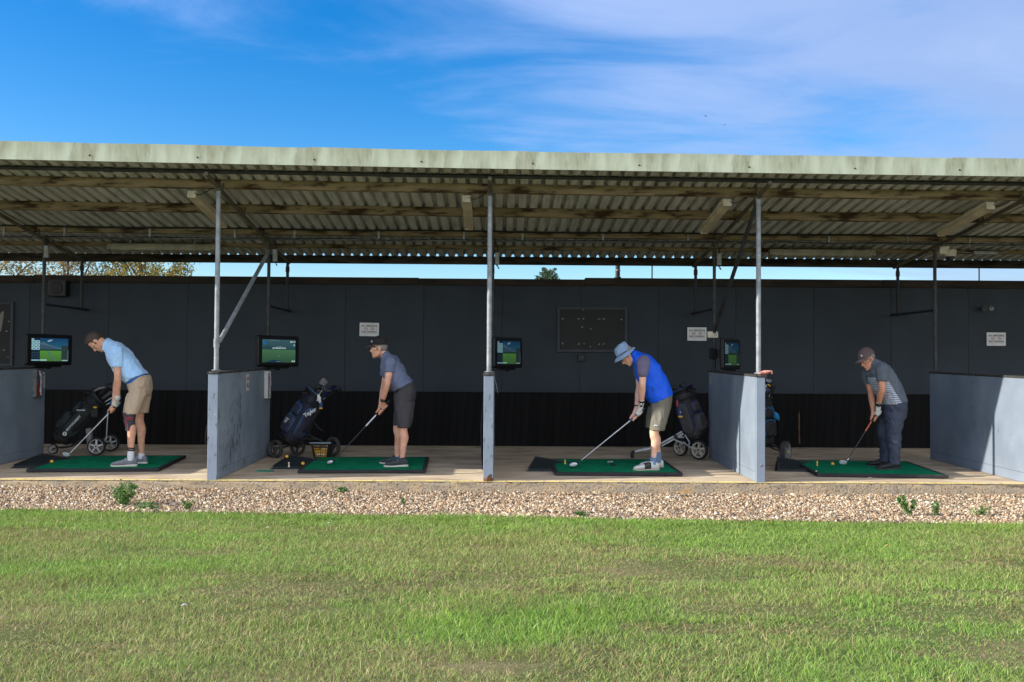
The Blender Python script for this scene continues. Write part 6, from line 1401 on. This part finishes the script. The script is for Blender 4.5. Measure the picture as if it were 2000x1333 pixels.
# --- bag and trolley in the third bay
M_BAG3 = mat('dark taupe bag cloth', lin(64, 61, 60), lin(52, 50, 50), 10, .7, bump=.2); M_BAG3P = mat('taupe bag panel', lin(84, 80, 78), lin(72, 69, 68), 10, .7, bump=.2); M_NAVY = mat('navy blue trim', lin(26, 66, 140), rough=.6)
b3, M, L, P = golf_bag('dark taupe golf bag with navy blue trim behind the blue-vested golfer', (2.80, 2.47, .31), (2.57, 2.47, 1.02), (.85, -.85, .1), M_BAG3, M_BAG3P, M_NAVY, 1)
bag_club('club in a dark cover just showing over the taupe bag', M, L, (.0, .06), .02, (-.02, .05), 'cover', M_BLKC, knob=.8); bag_club('club in a small dark cover at the back of the taupe bag', M, L, (-.06, -.02), .03, (-.15, .0), 'cover', M_BLKC, knob=.7)
t = thing('valuables_tag', 'blue bag tag with yellow foot hanging on the taupe bag', 'tag', (2.50, 2.20, .69)); g = MB(); g.loft([((0, 0, -.05), (.028, 0, 0), (0, .012, 0)), ((0, 0, .02), (.028, 0, 0), (0, .012, 0)), ((0, 0, .05), (.014, 0, 0), (0, .010, 0))], 14, ex=3); g.build('tag_body', mat('blue tag', lin(28, 56, 110)), t); g = MB(); g.box(-.03, .03, -.013, .013, -.075, -.05); g.build('tag_foot', mat('yellow foot', lin(220, 176, 50)), t, .004); g = MB(); g.ell((0, -.012, 0), (.009, 0, 0), (0, .002, 0), (0, 0, .009), 10, 6); g.build('tag_logo', M_WHT, t)
g = MB(); g.chain([(0, 0, .03), (0, 0, -.03)], [.014, .016], 10, 1); tag(g.build('red_clip', mat('red clip', lin(176, 64, 58), rough=.5), loc=(2.46, 2.22, .81)), 'small red clip hanging on the side of the taupe bag', 'clip')
t3 = thing('golf_trolley', 'silver framed golf trolley with pale wheels under the taupe bag', 'golf trolley', (2.6, 2.4, floor_z(2.4)), 'golf trolleys'); o_ = Vector(t3.location)
M_CRIM = mat('cream rim', lin(190, 184, 168), lin(170, 164, 150), 10, .5)
wheel(t3, tp(2.775, 2.27, .168), (-.70, -.71, 0), .134, .062, M_CRIM, 5); wheel(t3, tp(2.60, 2.72, .160), (-.70, -.71, 0), .120, .055, M_CRIM, 5)
rods(t3, 'axle', [tp(2.76, 2.26, .17), tp(2.66, 2.30, .20), tp(2.58, 2.4, .26)], .012, M_SILV); rods(t3, 'rear_fork', [tp(2.60, 2.38, .36), tp(2.66, 2.36, .26), tp(2.63, 2.34, .22)], .010, M_SILV); rods(t3, 'lower_link', [tp(2.47, 2.38, .29), tp(2.56, 2.38, .25)], .014, M_SILV); rods(t3, 'rear_axle', [tp(2.60, 2.72, .16), tp(2.62, 2.5, .25)], .012, M_SILV)
M_ = frame_from(tp(2.57, 2.40, .395), tp(2.235, 2.40, .205), (0, -1, 0))[0]
g = MB(); g.box(-.018, .018, .006, .028, 0, .38, M=M_); g.box(-.018, .018, -.028, -.006, 0, .38, M=M_); g.build('folding_arm', M_SILV, t3, .004); g = MB(); g.box(-.022, .022, -.034, .034, .09, .14, M=M_); g.box(-.022, .022, -.034, .034, .35, .40, M=M_); g.build('arm_clamp', M_BLKF, t3, .004)
rods(t3, 'hinge_arm', [tp(2.58, 2.40, .33), tp(2.46, 2.4, .33)], .013, M_SILV); g = MB(); g.chain([tp(2.235, 2.40, .21), tp(2.14, 2.4, .175), tp(2.06, 2.4, .16), tp(1.89, 2.4, .125)], [.022, .030, .030, .018], 12, 3); g.build('front_leg', M_SILV, t3); g = MB(); g.chain([tp(1.895, 2.4, .125), tp(1.87, 2.4, .118), tp(1.868, 2.4, .06)], [.021, .021, .026], 12, 2); g.build('front_foot', M_BASE, t3)
# --- bag and trolley behind the third partition
M_BAG4 = mat('black bag cloth', lin(30, 31, 34), lin(24, 25, 28), 10, .7, bump=.2)
b4, M, L, P = golf_bag('black golf bag mostly hidden behind the half-sunlit partition', (3.60, 2.06, .27), (3.56, 2.06, .97), (.6, -1, 0), M_BAG4, M_BAG4, M_BLUE, 1)
for xy, out, lean, kd, m, lb, kn in (((-.06, .06), .20, (.25, .1), 'cover', M_BLKC, 'club in a black cover rising above the half-sunlit partition', .95), ((.06, .04), .12, (.42, .1), 'cover', M_BLKC, 'driver in a black and yellow cover leaning right in the hidden bag', 1.05), ((.05, -.02), .10, (.30, .0), 'iron', None, 'first iron beside the half-sunlit partition', 1), ((.08, .02), .05, (.34, .1), 'iron', None, 'second iron beside the half-sunlit partition', 1), ((.02, .06), .16, (.2, .2), 'iron', None, 'third iron beside the half-sunlit partition', 1)):
    c_ = bag_club(lb, M, L, xy, out, lean, kd, m, knob=kn)
    if 'yellow' in lb: g = MB(); g.chain([(-.06, -.06, .0), (-.03, -.065, .01), (.0, -.06, -.01)], [.006, .011, .006], 8, 3); g.build('yellow_badge', mat('yellow foot', (1, 1, 1)), c_)
t4 = thing('golf_trolley', 'golf trolley with yellow-hubbed grey wheel half hidden behind the partition', 'golf trolley', (3.7, 2.05, floor_z(2.05)), 'golf trolleys'); o_ = Vector(t4.location)
wheel(t4, tp(3.895, 2.02, .172), (.80, -.60, 0), .144, .075, mat('mid grey rim', lin(130, 132, 134), lin(112, 114, 116), 10, .5), 3, M_TYR, mat('yellow foot', (1, 1, 1))); wheel(t4, tp(3.25, 2.3, .172), (-.8, .6, 0), .144, .075, M_DRIM, 3, M_TYR)
rods(t4, 'wheel_arm', [tp(3.62, 2.1, .33), tp(3.74, 2.06, .26), tp(3.88, 2.03, .175)], .014, M_BLKF); rods(t4, 'second_arm', [tp(3.62, 2.12, .27), tp(3.76, 2.08, .20), tp(3.88, 2.04, .165)], .011, M_BLKF); rods(t4, 'far_arm', [tp(3.6, 2.12, .33), tp(3.4, 2.2, .26), tp(3.26, 2.29, .175)], .014, M_BLKF); rods(t4, 'upright', [tp(3.62, 2.14, .28), tp(3.60, 2.2, .7), tp(3.52, 2.22, 1.0)], .015, M_BLKF)
g = MB(); g.ell((0, 0, 0), (.035, 0, .012), (0, .03, 0), (-.01, 0, .035), 14, 10); g.chain([(-.01, 0, .03), (.02, 0, -.03), (.03, 0, -.05)], [.02, .026, .012], 10, 3); me = fuse(g, .006, 1); wrinkle(me, .012, (24, 24, 14), 4); tag(place('towel', setmat(me, mat('cyan towel', lin(36, 130, 176), lin(28, 108, 152), 20, .95)), loc=(3.74, 1.93, .66)), 'small cyan towel bunched beside the half-sunlit partition', 'towel')

# ================================================================== planting and sky life
def leaf_cloud(pts, size, tints, rng, flat=.0):
    n = len(pts); a = rng.normal(size=(n, 3)); a /= np.linalg.norm(a, axis=1, keepdims=True); b = rng.normal(size=(n, 3)); b -= a*(a*b).sum(1, keepdims=True); b /= np.linalg.norm(b, axis=1, keepdims=True)
    s = size*rng.uniform(.6, 1.35, (n, 1)); V = np.stack([pts-a*s, pts-b*s*.5+a*s*.1, pts+a*s, pts+b*s*.5+a*s*.1], 1).reshape(-1, 3)
    F = (np.arange(n)*4)[:, None]+np.array([[0, 1, 2, 3]]); return V, F, np.repeat(tints, 4, 0)
M_LEAF = attr_mat('tree leaves', .6, transl=.35); M_BARK = mat('grey brown bark', lin(92, 78, 64), lin(66, 56, 48), 8, .9, bump=.6, bscale=24)
def tree(label, x, y, h, r, pal, seed, n, bare=.0, group='trees behind the range'):
    rng = np.random.default_rng(seed); rr = random.Random(seed); t = thing('tree', label, 'tree', (x, y, GZ), group)
    g = MB(); tips = []; top = Vector((rr.uniform(-.3, .3), rr.uniform(-.3, .3), h*.62)); g.chain([(0, 0, -.1), (.05, 0, h*.25), top*.75, top], [.17, .14, .10, .05], 10, 3)
    for k in range(16):
        a = k*2.4+rr.uniform(-.4, .4); z0 = h*rr.uniform(.25, .6); q = Vector((math.cos(a)*r*rr.uniform(.5, .95), math.sin(a)*r*rr.uniform(.5, .95), min(h*.97, z0+h*rr.uniform(.12, .38)))); b0 = Vector((0, 0, z0)); m = b0.lerp(q, .5)+Vector((0, 0, rr.uniform(-.1, .25)))
        g.chain([b0, m, q], [.06, .035, .012], 7, 3); tips += [q, m.lerp(q, .5)]
        for j in range(3): e = q+Vector((rr.uniform(-.5, .5), rr.uniform(-.5, .5), rr.uniform(-.1, .45)))*r*.35; g.chain([m.lerp(q, .4+.2*j), m.lerp(q, .7).lerp(e, .5), e], [.018, .012, .005], 6, 2); tips.append(e)
    g.build('trunk', M_BARK, t)
    tips = np.array([list(p) for p in tips]); ci = rng.integers(0, len(tips), n); P_ = tips[ci]+rng.normal(0, r*.17, (n, 3))*np.array([1, 1, .8]); out = rng.normal(size=(n//4, 3)); out /= np.linalg.norm(out, axis=1, keepdims=True)
    P_[:n//4] = out*np.array([r, r, h*.30])*rng.uniform(.8, 1.03, (n//4, 1))+np.array([0, 0, h*.68]); hole = fbm(P_[:, 0]*1.6+P_[:, 1]*.7, P_[:, 2]*1.6+P_[:, 1]*.6, seed); P_ = P_[hole > .40+bare*.1]; n = len(P_)
    pal = np.array([lin(*c) for c in pal]); tone = fbm(P_[:, 0]*1.1, P_[:, 2]*1.1+P_[:, 1], seed+4); idx = np.clip((tone*len(pal)*1.3-.15*len(pal)+rng.normal(0, .7, n)), 0, len(pal)-1).astype(int)
    V, F, T = leaf_cloud(P_, .052, pal[idx]*rng.uniform(.95, 1.5, (n, 1)), rng); place('crown', np_mesh('crown', V, F, T, M_LEAF), t)
AUT = ((136, 112, 68), (122, 106, 68), (150, 126, 82), (106, 94, 62), (130, 118, 78)); GLD = ((104, 104, 48), (146, 122, 50), (86, 94, 44), (160, 132, 62), (114, 112, 56), (76, 86, 42))
tree('wide bare-twigged golden brown tree at the far left behind the wall', -18.6, 24, 6.9, 2.6, AUT, 3, 17100, .6)
tree('dusty brown tree between the bushy gold tree and the far left one', -15.9, 24.6, 6.3, 2.3, AUT, 8, 15200, .5)
tree('rounded gold and green tree showing over the wall left of the braced post', -12.75, 24, 6.6, 1.62, GLD, 21, 17000)
tree('brown tree half outside the left edge behind the wall', -22.4, 25, 7.0, 2.8, AUT, 33, 13300, .5)
tree('thin greenish tree in the gap between brown and gold trees', -14.3, 26.5, 5.9, 1.5, ((86, 92, 50), (104, 104, 60), (120, 112, 66)), 41, 9000, .8)
# tip of a conifer
t = thing('conifer', 'tip of a dark green conifer poking over the wall near the middle', 'tree', (1.775, 24, GZ), 'trees behind the range'); rng = np.random.default_rng(2)
g = MB(); g.chain([(0, 0, -.1), (.03, 0, 2.4), (.02, 0, 4.9)], [.12, .08, .012], 8, 3); g.build('trunk', M_BARK, t); pts = []
for k in range(70):
    z = 1.2+3.6*(k/69)**.8; Lb = (5.1-z)*.34+.12; a = k*2.4
    for q in np.linspace(.1, 1, 26): pts.append((math.cos(a)*Lb*q+.02, math.sin(a)*Lb*q, z+.42*Lb*q+.1*q*q))
for s, hh in ((-.42, .30), (.40, .18), (.02, .42)):
    for q in np.linspace(0, 1, 60): pts.append((s*q, 0, 4.42+hh*q+.04*math.sin(q*5)))
P_ = np.repeat(np.array(pts), 3, 0); P_ = P_+rng.normal(0, .03, P_.shape); V, F, T = leaf_cloud(P_, .055, np.array([lin(70, 92, 66), lin(56, 78, 58), lin(92, 112, 84)])[rng.integers(0, 3, len(P_))], rng); place('crown', np_mesh('crown', V, F, T, M_LEAF), t)
# weeds in the gravel
M_WEED = attr_mat('weed leaves', .5, transl=.3); M_STEM = mat('green stem', lin(84, 110, 54), rough=.7)
def weed(label, x, y, h, r, n, seed, stems=9, tall=False):
    rng = np.random.default_rng(seed); rr = random.Random(seed); z = float(gravel_z(np.array([x]), np.array([y]))[0]); t = thing('weed', label, 'weed', (x, y, z), 'weeds along the gravel'); g = MB(); pts = []
    for k in range(stems):
        a = rr.uniform(0, 2*PI); q = Vector((math.cos(a)*r*rr.uniform(.2, 1), math.sin(a)*r*rr.uniform(.2, .8), h*rr.uniform(.55, 1.05))); g.chain([(0, 0, -.02), q*.5+Vector((0, 0, h*.12)), q], [.005, .004, .002], 6, 3)
        for u in np.linspace(.25, 1, 9): pts.append(list((q*u)+Vector((0, 0, .24*h*u*(1-u)))))
    g.build('stem', M_STEM, t); pts = np.array(pts); P_ = pts[rng.integers(0, len(pts), n)]+rng.normal(0, r*(.10 if tall else .16), (n, 3)); P_[:, 2] = np.abs(P_[:, 2])
    pal = np.array([lin(84, 128, 52), lin(62, 104, 44), lin(112, 150, 72), lin(72, 112, 62), lin(140, 160, 110)]); V, F, T = leaf_cloud(P_, .017 if not tall else .02, pal[rng.integers(0, 5, n)]*rng.uniform(.7, 1.15, (n, 1)), rng); place('foliage', np_mesh('foliage', V, F, T, M_WEED), t)
weed('large bushy green weed in the gravel below the first bay', -3.88, -.95, .23, .16, 900, 4, 14); weed('low trailing weed on the turf edge right of the bushy weed', -3.55, -1.15, .06, .16, 220, 5, 8); weed('tiny tuft at the turf edge below the flaking partition', -3.15, -1.16, .09, .06, 120, 6, 6)
weed('straggly weed with two leafy stems in the gravel at right', 4.10, -1.42, .26, .12, 190, 7, 4, True); weed('sparse seedling just right of the straggly weed', 4.38, -1.40, .16, .14, 90, 8, 4, True); weed('small green tuft against the slab below the second golfer', -1.74, -.10, .05, .07, 130, 9, 6); weed('single leaf sprig in the gravel left of centre', -.98, -.86, .08, .04, 40, 10, 3); weed('small tuft at the turf edge near the middle', .82, -1.48, .06, .07, 110, 11, 6); weed('faint seedlings in the gravel at the far right', 4.85, -1.35, .08, .12, 80, 12, 5)
# leaves and scraps on the lawn
for k, (x, y, c, lb) in enumerate(((2.55, -1.95, (150, 96, 58), 'curled brown leaf on the grass near the gravel right of centre'), (-2.05, -2.35, (206, 190, 168), 'pale leaf scrap on the grass left of centre'), (-1.55, -2.1, (180, 196, 196), 'pale bluish feather on the grass below the second golfer'), (3.2, -3.1, (170, 128, 78), 'upright dry brown stalk on the grass at right'), (4.05, -2.0, (40, 42, 48), 'small dark pebble-like scrap on the grass at right'), (-1.9, -5.1, (190, 196, 214), 'tiny white scrap low on the grass at left'))):
    g = MB(); g.loft([((-.03, 0, .0), (.002, 0, .002), (0, .004, 0)), ((-.012, 0, .012), (.0, 0, .004), (0, .016, 0)), ((.012, .004, .02), (.0, 0, .004), (0, .014, 0)), ((.036, .006, .008), (.0, 0, .002), (0, .003, 0))], 10); tag(g.build('fallen_leaf', mat('leaf scrap %d' % k, lin(*c), rough=.8), loc=(x, y, GZ+.035)), lb, 'leaf').scale = (.6,)*3
# birds
M_BIRD = mat('dark bird', lin(40, 42, 48), rough=.8)
for x, y, z, a, sc, lb in ((7.75, 25, 10.70, .5, 1.0, 'larger dark bird gliding high over the roof at right'), (8.48, 25, 10.38, -.3, .6, 'smaller dark bird just right of and below the other')):
    g = MB(); g.chain([(-.14, 0, 0), (-.05, 0, .01), (.06, 0, .005), (.13, 0, .0)], [.008, .026, .024, .008], 10, 3)
    for s in (-1, 1): g.add([(.05, 0, .01), (-.05, 0, .01), (-.03, s*.15, .06), (.05, s*.14, .06), (.0, s*.30, .02), (-.04, s*.28, .025)], [(0, 1, 2, 3), (3, 2, 5, 4)])
    g.add([(-.12, 0, .0), (-.20, .04, 0), (-.20, -.04, 0)], [(0, 1, 2)]); o = g.build('bird', M_BIRD, loc=(x, y, z)); o.rotation_euler = (.5, .35, a); o.scale = (sc*.36,)*3; o.modifiers.new('s', 'SOLIDIFY').thickness = .006; tag(o, lb, 'bird', 'birds over the roof')
